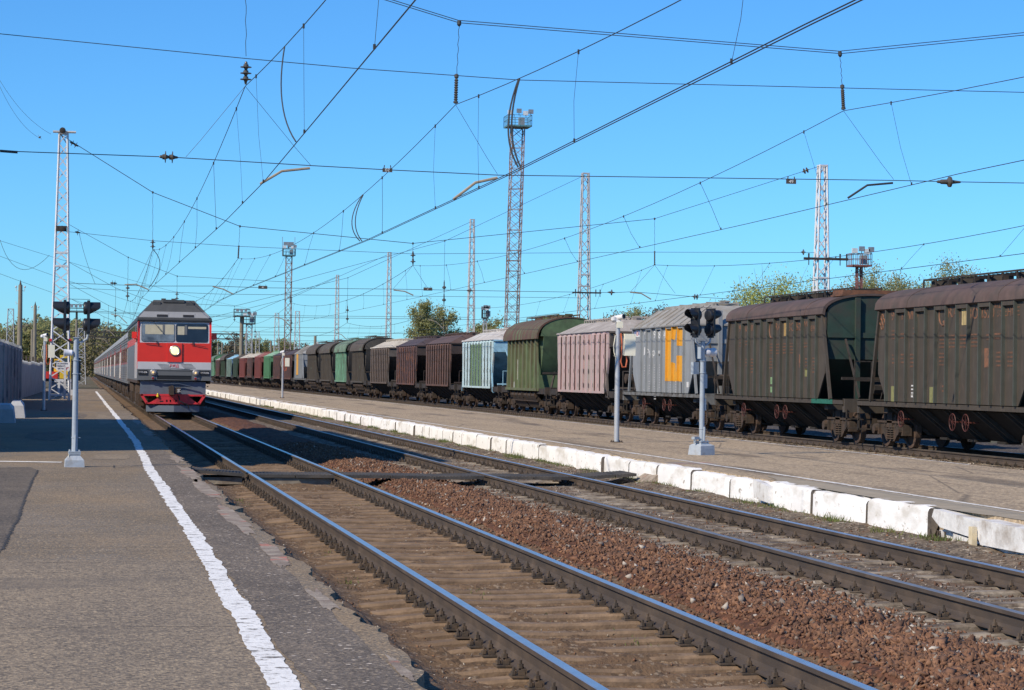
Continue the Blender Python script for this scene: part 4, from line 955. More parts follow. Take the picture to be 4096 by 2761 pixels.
# pale blue wagon: green stripes over part of the corrugations
W6, L6, Y6 = WAG[5]; hl6 = L6/2 - 2.05; mb = MB()
for k in (3, 4, 5, 6):
    y = hl6 - .78 - (2*hl6-1.56)*k/9; mb.box(-1.530, -1.524, y-.258, y+.258, 1.2, 3.50)
mb.build('green_stripe', GRB, W6, smooth=0)
# green cement hopper: white dabs
patch(4, 1960 + 345*.3188, 1230 + 780*.3188, .14, 1.0, MARKW, -1.445); patch(4, 1960 + 302*.3188, 1230 + 970*.3188, .12, .3, MARKW, -1.445)
side_text(5 - 1, '9', 1960 + 310*.3188, 1230 + 480*.3188, .2, MARK, 1.3, -1.445)
# grille boxes and air tanks at the wagon ends
for i in (2, 3):
    wg, L, yc = WAG[i]; MB().lathe((-.9, -L/2 + 1.6, 1.75), (.4, -L/2 + 1.6, 1.75), [(0, .05), (.05, .2), (.9, .2), (.95, .05)], 12).build('air_tank', BOGM, wg)
# ================================================================== the passenger train
LY = 94.3; LXC = 3.72
LR = M('locomotive_red', (.68, .024, .010), .38, var=.06, scale=2, coat=.3)
LRD = M('dull_red_skirt', (.62, .035, .045), .5, var=.12, scale=4, col2=(.25, .03, .03), s2=4, thr=.6)
LG = M('locomotive_grey', (.125, .135, .145), .6, spec=.25, var=.08, scale=2)
LLG = M('locomotive_light_grey', (.50, .51, .53), .45, var=.06, scale=2)
LBG = M('blue_grey_plate', (.115, .145, .19), .6, var=.15, scale=3, col2=(.085, .10, .13), s2=3, thr=.6)
LDR = M('dark_roof_grey', (.060, .062, .064), .6, var=.2, scale=2)
LMR = M('mid_roof_grey', (.25, .255, .265), .55, var=.1, scale=2)
BLK = M('black_rubber', (.012, .012, .013), .5, var=.1)
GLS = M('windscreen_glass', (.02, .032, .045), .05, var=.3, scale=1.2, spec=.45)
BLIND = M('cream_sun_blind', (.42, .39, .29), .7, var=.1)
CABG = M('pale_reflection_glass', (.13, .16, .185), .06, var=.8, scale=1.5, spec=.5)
LAMPW = M('lamp_glass', (.36, .34, .31), .2, var=.1); CHR = M('lamp_rim', (.38, .38, .39), .3, metal=.8)
WARM = emit('lit_headlight', (1, .80, .36), 1.35); WARM2 = emit('lit_marker', (1, .62, .25), .9); REDL = M('red_tail_lens', (.22, .01, .012), .2)
PLATE = M('black_number_plate', (.012, .013, .016), .5); WLET = M('white_letters', (.8, .8, .8), .6)

loco = thing('diesel_locomotive', 'red and grey diesel locomotive with a lit headlight, leading the passenger train', 'locomotive', (LXC, LY, 0))
hw = 1.50; LEN = 21.6
def fx(xz): return 1.5225 + .0033 * xz - LXC                # positions read off the face of the locomotive
def fz(yz): return 5.062 - .00336 * yz
ROOFP = [(-hw, 3.92), (-hw, 4.00), (-.86, 4.76), (.80, 4.76), (hw, 4.00), (hw, 3.92)]
MB().box(-hw, hw, .25, LEN, 1.42, 3.92).build('body', LG, loco, smooth=0)
c = MB(); c.prism([(0, 2.98), (.03, 2.98), (.22, 3.92), (.16, 3.92)], 'x', -hw + .003, hw - .003)     # windscreen frame, slightly raked
c.build('windscreen_frame', LLG, loco, smooth=0)
c = MB(); c.box(-hw, hw, .0, .25, 2.19, 2.98); [c.prism([(-.004, 2.98), (.25, 2.98), (.25, 3.92), (.152, 3.92)], 'x', min(s*1.42, s*(hw+.001)), max(s*1.42, s*(hw+.001))) for s in (-1, 1)]; c.build('red_front', LR, loco, smooth=0)
MB().box(-.30, .30, -.05, .0, 2.195, 2.975).build('headlight_housing', LR, loco, smooth=0)
MB().box(-hw-.002, hw+.002, -.005, .25, 1.887, 2.19).build('light_band', LLG, loco, smooth=0)
MB().box(-hw, hw, -.002, .25, 1.433, 1.887).build('lower_front', LG, loco, smooth=0)
r = MB(); r.mi = 0; r.prism([(-hw-.02, 3.90), (-hw-.02, 4.0), (-.86, 4.76), (.80, 4.76), (hw+.02, 4.0), (hw+.02, 3.90)], 'y', .62, LEN)
r.add([(-hw-.02, .10, 3.90), (hw+.02, .10, 3.90), (hw+.02, .62, 3.9), (-hw-.02, .62, 3.9), (-hw-.02, .10, 4.0), (hw+.02, .10, 4.0), (hw+.02, .62, 4.0), (-hw-.02, .62, 4.0), (-.86, .62, 4.76), (.80, .62, 4.76)],
      [(0,1,5,4), (4,5,9,8), (4,8,7), (5,6,9), (0,4,7,3), (1,2,6,5)])
rf = r.build('roof', LDR, loco, smooth=0)
def roof_y(z): return .10 + (z - 4.0) / .76 * .52
mb = MB(); za, zb = 4.03, 4.27; xa = 1.50 - (za-4)*.84; xb = 1.50 - (zb-4)*.84
mb.add([(-xa, roof_y(za)-.006, za), (xa-.02, roof_y(za)-.006, za), (xb-.02, roof_y(zb)-.006, zb), (-xb, roof_y(zb)-.006, zb), (-xa, roof_y(za)+.02, za), (xa-.02, roof_y(za)+.02, za), (xb-.02, roof_y(zb)+.02, zb), (-xb, roof_y(zb)+.02, zb)], [(0,1,2,3), (0,4,5,1), (3,2,6,7), (0,3,7,4), (1,5,6,2)])
mb.build('grey_brow', LMR, rf, smooth=0)
for x in ((fx(432)+fx(588))/2, (fx(760)+fx(910))/2):
    g = MB(); y0 = roof_y(4.05); y1 = roof_y(4.21); w_ = .26
    g.mi = 0; g.add([(x-w_, y0-.02, 4.03), (x+w_, y0-.02, 4.03), (x+w_, y1-.02, 4.22), (x-w_, y1-.02, 4.22), (x-w_, y0+.05, 4.03), (x+w_, y0+.05, 4.03), (x+w_, y1+.05, 4.22), (x-w_, y1+.05, 4.22)], [(0,1,2,3), (0,4,5,1), (3,2,6,7), (0,3,7,4), (1,5,6,2)])
    w_ = .225; g.mi = 1; g.add([(x-w_, y0-.016, 4.055), (x+w_, y0-.016, 4.055), (x+w_, y1-.018, 4.195), (x-w_, y1-.018, 4.195), (x-w_, y0-.024, 4.055), (x+w_, y0-.024, 4.055), (x+w_, y1-.026, 4.195), (x-w_, y1-.026, 4.195)], [(4,5,6,7), (0,1,5,4), (2,3,7,6), (1,2,6,5), (3,0,4,7)])
    g.build('louvre', [LMR, BLK], rf, smooth=0)
for x in (fx(530), fx(655)): MB().box(x-.09, x+.09, .7, 1.1, 4.74, 4.83).build('roof_vent', LDR, rf, smooth=0)
for x in (fx(440), fx(855)): MB().box(x-.16, x+.16, roof_y(4.6)-.04, roof_y(4.6)+.1, 4.52, 4.68).build('roof_box', LDR, rf, smooth=0)
MB().box(fx(520), fx(785), .5, .72, 4.66, 4.775).build('roof_lid', LDR, rf, smooth=0)
for i in range(5): MB().box(-.7, .7, 4+3.4*i, 5.6+3.4*i, 4.75, 4.86).build('roof_hatch', LDR, rf, smooth=0)
mb = MB(); mb.box(-hw-.03, hw+.03, .06, LEN, 3.86, 3.92); mb.build('gutter', BLK, loco, smooth=0)
# windscreens on the raked frame
def wy(z): return (z - 2.98) / .94 * .16 - .004
def wpanel(x0, x1, z0, z1, off, mat, name, parent=loco, rnd=.07):
    pts = [(x0+rnd, z0), (x1-rnd, z0), (x1-rnd*.3, z0+rnd*.3), (x1, z0+rnd), (x1, z1-rnd), (x1-rnd*.3, z1-rnd*.3), (x1-rnd, z1), (x0+rnd, z1), (x0+rnd*.3, z1-rnd*.3), (x0, z1-rnd), (x0, z0+rnd), (x0+rnd*.3, z0+rnd*.3)]
    n = len(pts); mb = MB(); mb.add([(x, wy(z)-off, z) for x, z in pts] + [(x, wy(z)-off+.02, z) for x, z in pts], [list(range(n))] + [[i, (i+1)%n, n+(i+1)%n, n+i] for i in range(n)])
    return mb.build(name, mat, parent, smooth=0)
xm0, xm1 = fx(663), fx(683); wz0, wz1 = 3.03, 3.76
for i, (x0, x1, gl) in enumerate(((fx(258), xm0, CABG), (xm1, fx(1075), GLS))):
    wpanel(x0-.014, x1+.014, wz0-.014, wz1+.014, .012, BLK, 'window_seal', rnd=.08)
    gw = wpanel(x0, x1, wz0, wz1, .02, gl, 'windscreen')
    if i == 0:
        wpanel(fx(300), fx(515), 3.33, 3.72, .024, BLIND, 'sun_blind', gw, .01); wpanel(fx(545), fx(655), 3.33, 3.73, .024, BLIND, 'sun_blind', gw, .01)
        wpanel(fx(515), fx(545), 3.33, 3.74, .026, LG, 'inner_post', gw, .004)
    else:
        wpanel(fx(700), fx(785), 3.32, 3.67, .024, BLIND, 'sun_blind', gw, .01); wpanel(fx(790), fx(818), 3.32, 3.72, .026, LG, 'inner_post', gw, .004); wpanel(fx(830), fx(1055), 3.57, 3.66, .024, BLIND, 'sun_blind', gw, .01)
mb = MB()
for x0, z0, x1, z1 in ((fx(395), 3.86, fx(505), 3.42), (fx(300), 2.955, fx(485), 2.90), (fx(865), 2.93, fx(1055), 2.83)): mb.bar((x0, -.04, z0), (x1, -.05, z1), .018)
for x in (fx(445), fx(890)): mb.bar((x, -.03, 3.05), (x, -.05, 2.92), .03)
mb.build('wiper', BLK, loco, smooth=0)
hl = MB().lathe((fx(668), -.05, fz(715)), (fx(668), -1, fz(715)), [(0, .215), (.03, .22), (.05, .19), (.03, .165)], 24).build('headlight', CHR, loco)
MB().lathe((fx(668), -.075, fz(715)), (fx(668), -1, fz(715)), [(0, .165), (.02, .15), (.035, .09), (.04, .01)], 24).build('lens', WARM, hl)
for x in (fx(405), fx(930)):
    MB().box(x-.16, x+.16, -.035, 0, 1.44, 1.88).build('lamp_panel', LG, loco, smooth=0)
    m_ = MB().lathe((x, -.035, fz(985)), (x, -1, fz(985)), [(0, .125), (.05, .13), (.06, .11), (.05, .105)], 20).build('buffer_lamp', CHR, loco)
    MB().lathe((x, -.085, fz(985)), (x, -1, fz(985)), [(0, .105), (.02, .09), (.03, .03)], 20).build('lens', LAMPW, m_)
    MB().lathe((x, -.108, fz(985)), (x, -1, fz(985)), [(0, .04), (.02, .035), (.025, .01)], 12).build('bulb', WARM2, m_)
    m_ = MB().lathe((x, -.035, fz(1055)), (x, -1, fz(1055)), [(0, .075), (.04, .075), (.045, .06)], 16).build('tail_lamp', CHR, loco); MB().lathe((x, -.075, fz(1055)), (x, -1, fz(1055)), [(0, .058), (.02, .04)], 14).build('lens', REDL, m_)
mb = MB(); mb.mi = 0; mb.box(fx(455), fx(880), -.04, 0, fz(1020), fz(965)); mb.mi = 1; mb.box(fx(458), fx(872), -.02, 0, fz(1070), fz(1022)); mb.mi = 0; mb.box(fx(455), fx(875), -.05, 0, fz(1078), fz(1070)); mb.mi = 2; mb.box(fx(455), fx(880), -.045, 0, fz(965)-.005, fz(960)); mb.build('front_grille', [LG, BLK, BLK], loco, smooth=0)
for x, d in (((fx(222)+fx(335))/2, 0), ((fx(990)+fx(1100))/2, 0)):
    p = MB().box(x-.185, x+.185, -.03, 0, fz(1015), fz(958)).build('number_plate', PLATE, loco, smooth=0); letters('ТЭП70-0296', .095, WLET, p, (x, -.033, fz(985)), '-y', .68)
# railway emblem: letters with wing stripes on the light band
em = letters('РЖД', .16, M('emblem_red', (.70, .02, .02), .5), loco, (fx(665), -.012, fz(903)), '-y', .95, name='emblem')
mb = MB()
for k in range(4):
    z = fz(880) - k*.052; mb.add([(fx(455+14*k), -.009, z), (fx(600+8*k), -.009, z-.03), (fx(600+8*k), -.009, z-.052), (fx(462+14*k), -.009, z-.022)], [(0, 1, 2, 3)])
    mb.add([(fx(745+14*k), -.009, z-.008), (fx(878+16*k), -.009, z+.01), (fx(884+16*k), -.009, z-.012), (fx(752+14*k), -.009, z-.03)], [(0, 1, 2, 3)])
mb.bar((fx(620), -.009, fz(930)), (fx(860), -.009, fz(942)), .014); mb.build('emblem_wing', LG, loco, smooth=0)
# pilot: blue plate, red bumper with holes, plough
MB().prism([(fx(250), fz(1085)), (fx(245), fz(1250)), (fx(1062), fz(1255)), (fx(1062), fz(1095))], 'y', .12, .2).build('pilot_plate', LBG, loco, smooth=0)
mb = MB(); mb.bar((fx(535), -.02, fz(1122)), (fx(730), -.02, fz(1118)), .05, .02); mb.bar((fx(730), -.02, fz(1118)), (fx(940), -.02, fz(1165)), .05, .02); mb.build('hand_rail', LBG, loco, smooth=0)
mb = MB()
zt, zb = fz(1248), fz(1372)
def bar2(x0, z0, x1, z1, t): mb.bar((fx(x0), .0, fz(z0)), (fx(x1), .0, fz(z1)), .16, t)
bar2(250, 1262, 1050, 1262, .07); bar2(325, 1362, 985, 1362, .05); bar2(262, 1255, 335, 1365, .10); bar2(1045, 1262, 975, 1365, .10)
mb.box(fx(490), fx(860), -.07, .06, zb, zt)
mb.add([(fx(335), -.05, zb), (fx(500), -.05, zb), (fx(500), -.05, zt-.1)], [(0, 1, 2)]); mb.add([(fx(975), -.05, zb), (fx(850), -.05, zb), (fx(850), -.05, zt-.1)], [(0, 1, 2)])
mb.build('bumper', LRD, loco, smooth=0)
mb = MB()
for x in (578, 623, 690): mb.lathe((fx(x), -.068, fz(1330)), (fx(x), -.08, fz(1330)), [(0, .03), (.006, .03)], 10); mb.box(fx(x)-.03, fx(x)+.03, -.074, -.068, fz(1345), fz(1318))
mb.box(fx(490), fx(535), -.074, -.068, fz(1345), fz(1330)); mb.build('bumper_hole', BLK, loco, smooth=0)
MB().prism([(fx(325), .10), (fx(665), -.22), (fx(985), .10), (fx(985), .14), (fx(665), -.18), (fx(325), .14)], 'z', fz(1465), fz(1388)).build('plough', LBG, loco, smooth=0)
mb = MB(); mb.box(fx(640)-.13, fx(640)+.07, -.42, .1, fz(1255), fz(1150)); mb.box(fx(700)-.06, fx(745), -.40, -.1, fz(1235), fz(1165)); mb.bar((fx(640), -.3, fz(1260)), (fx(640), -.1, fz(1150)), .1); mb.build('coupler', BOGM, loco, smooth=0)
cpl = MB(); cpl.bar((fx(700), -.41, fz(1190)), (fx(740), -.41, fz(1218)), .02); cpl.bar((fx(740), -.41, fz(1186)), (fx(702), -.41, fz(1222)), .02); cpl.bar((fx(721), -.41, fz(1180)), (fx(721), -.41, fz(1228)), .02); cpl.build('chalk_star', MARKW, loco, smooth=0)
mb = MB(); mb.tube([(fx(720), -.12, fz(1265)), (fx(735), -.25, fz(1330)), (fx(790), -.25, fz(1360)), (fx(840), -.2, fz(1380))], .028, 7); mb.tube([(fx(620), -.15, fz(1290)), (fx(650), -.2, fz(1318)), (fx(700), -.15, fz(1320))], .012, 5); mb.tube([(fx(840), -.2, fz(1380)), (fx(850), -.2, fz(1420))], .03, 6); mb.build('brake_hose', BLK, loco)
MB().lathe((fx(465), -.1, fz(1290)), (fx(465), -.1, 3), [(0, .03), (.02, .05), (.08, .05), (.1, .03), (.12, .045), (.17, .02)], 10).build('yellow_valve', M('yellow_paint', (.65, .48, .03), .5), loco)
# running gear and side details
mb = MB()
for s in (-1, 1):
    for q in (4.6, 17.0):
        mb.box(s*1.22-.07, s*1.22+.07, q-2.9, q+2.9, .55, .85)
        for k in (-2.1, 0, 2.1): mb.box(s*1.28-.12, s*1.28+.12, q+k-.28, q+k+.28, .34, .88); mb.cyl((s*1.3, q+k-.55, .85), (s*1.3, q+k-.55, 1.3), .11, n=8); mb.cyl((s*1.3, q+k+.55, .85), (s*1.3, q+k+.55, 1.3), .11, n=8)
    mb.box(s*1.45-.05, s*1.45+.05, .25, LEN, 1.3, 1.42)
    for k in range(4): mb.bar((s*1.44, .5+.5*(k%2), .35+.28*k), (s*1.44, 1.0+.5*(k%2), .35+.28*k), .04)
mb.box(-1.3, 1.3, 8.8, 12.8, .4, 1.4); mb.box(-1.2, 1.2, .3, LEN-.3, .9, 1.43)
mb.build('running_gear', BOGM, loco, smooth=0)
for q in (4.6, 17.0):
    for k in (-2.1, 0, 2.1):
        mb = MB()
        for s in (-1, 1): mb.lathe((s*.725, q+k, .61), (s*1, q+k, .61), [(0, .2), (.0, .64), (.03, .64), (.034, .612), (.135, .607), (.137, .5), (.1, .2)], 24)
        mb.cyl((-.8, q+k, .61), (.8, q+k, .61), .1, n=8); mb.build('wheelset', WHL, loco)
for s in (-1, 1):
    mb = MB(); x = s*(hw+.004); mb.mi = 0
    mb.box(min(x, x-s*.01), max(x, x-s*.01), .06, .75, 1.9, 3.9); mb.box(min(x, x-s*.01), max(x, x-s*.01), .25, LEN-.05, 2.95, 3.25); mb.box(min(x, x-s*.01), max(x, x-s*.01), 2.6, 3.4, 1.9, 3.0); mb.build('red_side_panel', LR, loco, smooth=0)
    x = s*(hw+.02); MB().box(min(x, x-s*.02), max(x, x-s*.02), 1.5, 2.3, 3.0, 3.7).build('side_window', GLS, loco, smooth=0)
    for k in range(8): MB().box(min(x, x-s*.02), max(x, x-s*.02), 5+1.9*k, 6.3+1.9*k, 3.3, 3.75).build('side_window', GLS, loco, smooth=0)
    for y in (.45, 1.25, 2.55, 3.4): MB().bar((s*(hw+.03), y, 1.5), (s*(hw+.03), y, 3.0), .028).build('hand_rail', LLG, loco, smooth=0)
    mb = MB(); mb.box(s*(hw+.14)-.1, s*(hw+.14)+.1, .35, .5, 3.15, 3.42); mb.bar((s*hw, .42, 3.1), (s*(hw+.14), .42, 3.15), .04); mb.build('mirror', LR, loco, smooth=0)

# coaches
CG = M('coach_grey', (.155, .16, .168), .8, spec=.15, var=.12, scale=1.5, col2=(.12, .12, .125), s2=1.2, thr=.58); CR_ = M('coach_red', (.36, .045, .04), .8, spec=.15, var=.1)
CRF = M('coach_roof', (.25, .26, .27), .75, spec=.2, var=.12, scale=1); CWN = M('coach_window', (.04, .055, .065), .08, var=.3, spec=.7)
coach = thing('passenger_coach', 'grey passenger coach with red panels coupled right behind the locomotive', 'coach', (AX, 0, 0), group='coaches of the passenger train')
CL = 24.3; cw = 1.52
b = MB(); b.box(-cw, cw, .15, CL-.15, 1.15, 3.55)
for s in (-1, 1):
    for k in range(7): x = s*cw; b.box(min(x, x+s*.022), max(x, x+s*.022), 1.6, CL-1.6, 1.25+.12*k, 1.30+.12*k)
    for z in (3.22, 3.36, 3.5): x = s*cw; b.box(min(x, x+s*.022), max(x, x+s*.022), .3, CL-.3, z, z+.04)
b.build('body', CG, coach, smooth=0)
b = MB(); b.prism([(cw*math.cos(a)*1.01, 3.52 + .78*math.sin(a)**.8) for a in np.linspace(0, math.pi, 15)], 'y', .1, CL-.1)
b.build('roof', CRF, coach, smooth=40)
for s in (-1, 1):
    x = s*(cw+.005)
    for k in range(11):
        y = 2.4+1.9*k
        if k % 3 != 2: MB().box(min(x, x-s*.01), max(x, x-s*.01), y-.38, y+.38, 2.15, 3.05).build('red_panel', CR_, coach, smooth=0)
    for y in (.35, CL-1.35): MB().box(min(x, x-s*.01), max(x, x-s*.01), y, y+.95, 1.3, 3.4).build('door', CR_, coach, smooth=0)
for s in (-1, 1):
    x = s*(cw+.012)
    for k in range(10):
        y = 3.35+1.9*k; MB().box(min(x, x-s*.02), max(x, x-s*.02), y-.5, y+.5, 2.25, 3.0).build('window', CWN, coach, smooth=0)
WHR = M('white_hand_rail', (.72, .70, .64), .5)
for s in (-1, 1):
    for y in (.30, 1.4, CL-1.4, CL-.30): MB().bar((s*(cw+.022), y, 1.35), (s*(cw+.022), y, 2.9), .028).build('hand_rail', WHR, coach, smooth=0)
b = MB()
for q in (3.6, CL-3.6):
    for s in (-1, 1):
        b.box(s*1.1-.08, s*1.1+.08, q-1.7, q+1.7, .55, .8)
        for k in (-1.2, 1.2): b.box(s*1.12-.14, s*1.12+.14, q+k-.25, q+k+.25, .3, .7); b.lathe((s*.73, q+k, .475), (s, q+k, .475), [(0, .2), (0, .5), (.03, .5), (.034, .476), (.13, .47), (.13, .2)], 16)
        b.cyl((s*1.12, q-.25, .5), (s*1.12, q-.25, 1.0), .14, n=8); b.cyl((s*1.12, q+.25, .5), (s*1.12, q+.25, 1.0), .14, n=8)
b.box(-1.2, 1.2, 7.5, 10.2, .45, 1.15); b.box(-1.3, 1.3, 11.5, 13.5, .5, 1.15); b.box(-.9, .9, 15, 17, .6, 1.15); b.box(-1.3, 1.3, .2, CL-.2, 1.02, 1.2)
b.build('running_gear', BOGM, coach, smooth=0)
coach.location = (AX, LY + LEN + .35, 0)
ORD = ['second', 'third', 'fourth', 'fifth', 'sixth', 'seventh', 'eighth', 'ninth', 'tenth', 'eleventh', 'twelfth', 'thirteenth', 'fourteenth']
for k in range(1, 14):
    dup(coach, (AX, LY + LEN + .35 + CL*k + .15*k, 0), label='grey passenger coach with red panels, %s in line behind the locomotive' % ORD[k-1])
# ================================================================== masts, light towers, overhead wires
GALV = M('weathered_pale_steel', (.40, .405, .415), .6, var=.15, scale=1.5, col2=(.24, .20, .18), s2=1.6, thr=.66)
MWHITE = M('white_painted_steel', (.60, .61, .63), .6, var=.1, scale=1.5, col2=(.42, .40, .38), s2=1.2, thr=.66)
RUSTY = M('rust_flaked_steel', (.36, .33, .32), .75, var=.3, scale=2, col2=(.19, .10, .075), s2=1.1, thr=.50, soft=.05)
WIRE = M('oxidised_wire', (.035, .040, .043), .6, var=.2)
INS = M('brown_glazed_insulator', (.085, .075, .062), .25, var=.2); INSG = M('glass_insulator', (.22, .26, .25), .15, var=.2)
TUBE = M('weathered_steady_tube', (.33, .28, .21), .6, var=.2)
SIGNP = M('dark_sign_plate', (.075, .062, .050), .7); SWH = M('sign_white', (.75, .75, .74), .6)
TEAL = M('turquoise_platform_paint', (.09, .23, .27), .6, var=.2, col2=(.1, .09, .08), s2=2, thr=.6)
CONP = M('pole_concrete', (.24, .21, .16), .9, var=.15, scale=2, col2=(.17, .15, .12), s2=1, thr=.6)
LAMPB = M('floodlight_body', (.30, .31, .32), .4, metal=.4); LAMPF = M('floodlight_glass', (.6, .62, .63), .1)

def lattice(mb, h, wb, wt, nseg, leg=.11, br=.055, cross=False, lean=0):
    def c(z, sx, sy): w_ = (wb + (wt - wb) * z / h) / 2; return Vector((sx * w_ + lean * z, sy * w_, z))
    for sx in (-1, 1):
        for sy in (-1, 1): mb.bar(c(0, sx, sy), c(h, sx, sy), leg)
    zs = [h * (1 - (1 - i / nseg) ** 1.0) for i in range(nseg + 1)]
    for i in range(nseg):
        z0, z1 = zs[i], zs[i+1]
        for a, b in (((-1, -1), (1, -1)), ((1, -1), (1, 1)), ((1, 1), (-1, 1)), ((-1, 1), (-1, -1))):
            q = (i % 2 == 0)
            p0, p1 = (a, b) if q else (b, a)
            mb.bar(c(z0, *p0), c(z1, *p1), br)
            if cross: mb.bar(c(z0, *p1), c(z1, *p0), br * .8)
            if cross and i % 2 == 0: mb.bar(c(z0, *a), c(z0, *b), br * 1.3)
    for z in (0.02 * h, h - .05, h * .5, h * .55 if not cross else h * .25):
        for a, b in (((-1, -1), (1, -1)), ((1, -1), (1, 1)), ((1, 1), (-1, 1)), ((-1, 1), (-1, -1))): mb.bar(c(z, *a), c(z, *b), br * 1.6)
    return mb
def mast(label, x, y, h, wb, wt, nseg, mat, z0=-.3, cap=False, bar_z=None, lod=0):
    t = thing('lattice_mast', label, 'mast', (x, y, z0), group='lattice masts carrying the overhead wires')
    lattice(MB(), h, wb, wt, nseg, .09 if lod == 0 else .11, .058 if lod == 0 else .06).build('lattice', mat, t, smooth=0)
    if cap: MB().box(-wt/2-.35, wt/2+.45, -wt/2-.1, wt/2+.1, h, h+.07).build('cap_beam', mat, t, smooth=0)
    if bar_z: 
        b = MB(); b.box(-1.2, 1.5, -wb*.35-.1, -wb*.35, bar_z, bar_z+.14)
        for q in (-.9, 1.0, 1.4): b.cyl((q, -wb*.35-.05, bar_z-.3), (q, -wb*.35-.05, bar_z), .03, n=5); b.cyl((q, -wb*.35-.05, bar_z+.14), (q, -wb*.35-.05, bar_z+.38), .05, n=6)
        b.build('cross_arm', DARK, t, smooth=0)
    return t
Y1, Y2, Y3, Y4, Y5, Y6 = 50.0, 126.0, 202.0, 278.0, 354.0, 430.0
def along(sx, sy, Y): return at(sx, sy, Y)
# left mast with the stop sign, and the white mast at the right: both ends of the second span
ml = mast('white lattice mast on the near platform behind the left signal', at(239, 1500, Y2).x, Y2, at(239, 530, Y2).z - ZL, 1.05, .43, 23, MWHITE, ZL, cap=True)
b = MB(); b.box(-.33, .25, -.40, -.32, 9.2, 9.5); b.lathe((0, -.35, 9.35), (0, -1, 9.35), [(0, .13), (.1, .16), (.12, .08)], 12); b.lathe((-.05, -.35, 14.7), (-.05, -1, 14.7), [(0, .12), (.12, .17), (.15, .08)], 12); b.build('pulley', DARK, ml)
b = MB()
for z in (3.2,):
    for sx in (-1, 1):
        for sy in (-1, 1): b.box(sx*.52-.075, sx*.52+.075, sy*.52-.075, sy*.52+.075, z, z+.14)
b.build('red_band', M('red_band_paint', (.62, .03, .03), .6), ml, smooth=0)
mr = mast('white lattice mast rising behind the dark brown wagons', at(3284, 1200, Y2).x, Y2, at(3284, 660, Y2).z + .3, .98, .42, 18, MWHITE, bar_z=at(3284, 1042, Y2).z + .3)
for lab, sx, top, Y, mat, bz in (('grey lattice mast behind the pink hopper, top under the lower cross wire', 2342, 692, Y3, GALV, 1175),
                                 ('grey lattice mast right of the birch tree behind the pale blue hopper', 1889, 877, Y4, GALV, None),
                                 ('grey lattice mast left of the birch tree behind the round-roofed hoppers', 1558, 1009, Y5, GALV, None),
                                 ('far pale lattice mast behind the cement hoppers, left of the taller ones', 1350, 1100, Y6, GALV, None)):
    p = at(sx, top, Y); mast(lab, p.x, Y, p.z + .3, 1.22 if Y < 210 else .98, .56 if Y < 210 else .45, 21, mat, bar_z=(at(sx, bz, Y).z + .3 if bz else None), lod=0 if Y < 210 else 1)
for lab, sx, top, base, Y in (('small far lattice mast left of the concrete poles behind the fence', 43, 1238, 1400, 330), ('small far lattice mast beside the lamp column beyond the signal', 326, 1316, 1500, 300), ('far lattice mast left of the rusty floodlight tower', 1108, 1254, 1400, 480), ('far lattice mast right of the rusty floodlight tower', 1190, 1247, 1400, 440), ('faint blue-white lattice mast right of the double floodlight column', 1031, 1328, 1420, 600)):
    p = at(sx, top, Y); mast(lab, p.x, Y, p.z + .4, 1.3, .75, 9, GALV, lod=0)

def tower(label, x, y, h, w_, nseg, mat, plat, kind=0, lean=.018, z0=-.3, e=None):
    t = thing('floodlight_tower', label, 'light tower', (x, y, z0), group='floodlight towers of the yard')
    lattice(MB(), h, w_, w_, nseg, .11, .05, cross=True, lean=lean).build('lattice', mat, t, smooth=0)
    b = MB(); e = e or w_; ox = lean * h
    b.box(ox-e, ox+e, -e, e, h, h+.18)
    for z in (h+.75, h+1.3):
        for s in (-1, 1): b.bar((ox-e, s*e, z), (ox+e, s*e, z), .05); b.bar((ox+s*e, -e, z), (ox+s*e, e, z), .05)
    for q in np.linspace(-e, e, 5):
        for s in (-1, 1): b.bar((ox+q, s*e, h), (ox+q, s*e, h+1.3), .05); b.bar((ox+s*e, q, h), (ox+s*e, q, h+1.3), .05)
    pl = b.build('platform', plat, t, smooth=0)
    f = MB()
    f.box(ox+.1, ox+.75, -.3, .3, h+.3, h+1.15)
    f.build('cabinet', LAMPB, pl, smooth=0)
    for q, dz in ((-e*.85, 1.55), (-e*.1, 1.75), (e*.45, 1.5), (e*.9, 1.7)):
        f = MB(); f.box(ox+q-.28, ox+q+.28, -e-.16, -e+.06, h+dz-.24, h+dz+.24); f.bar((ox+q, -e, h+1.2), (ox+q, -e, h+dz), .06); f.build('floodlight', LAMPB if q > e*.6 or -.5 < q < 0 else LAMPF, t, smooth=0)
    return t
p = at(2045, 510, 252); tower('tall rust-streaked floodlight tower with a turquoise platform', at(2043, 1200, 252).x, 252, p.z + .3, 1.36, 26, RUSTY, TEAL)
p = at(1150, 1025, 400); t = tower('smaller rusty floodlight tower with a cage and light bar on top', at(1150, 1300, 400).x, 400, p.z + .3, 1.06, 17, RUSTY, TEAL, lean=.004)
b = MB(); hh = p.z + .3
for s in (-1, 1): b.bar((s*1.1, 0, hh), (s*1.1, 0, hh+3.4), .08)
b.box(-.9, .9, -.1, .1, hh+1.9, hh+2.5); b.build('light_bar', LAMPB, t, smooth=0)
REDS = M('red_oxide_steel', (.20, .085, .075), .7, var=.2)
p = at(3437, 1068, 215); tower('short red floodlight tower behind the dark brown wagons', at(3435, 1200, 215).x, 215, p.z + .3, .48, 12, REDS, REDS, lean=0, e=.98)
p = at(1940, 1275, 330); tower('small floodlight cage on a mast beside the birch-side lattice mast', p.x, 330, p.z + .3, .45, 8, GALV, DARK, lean=0)
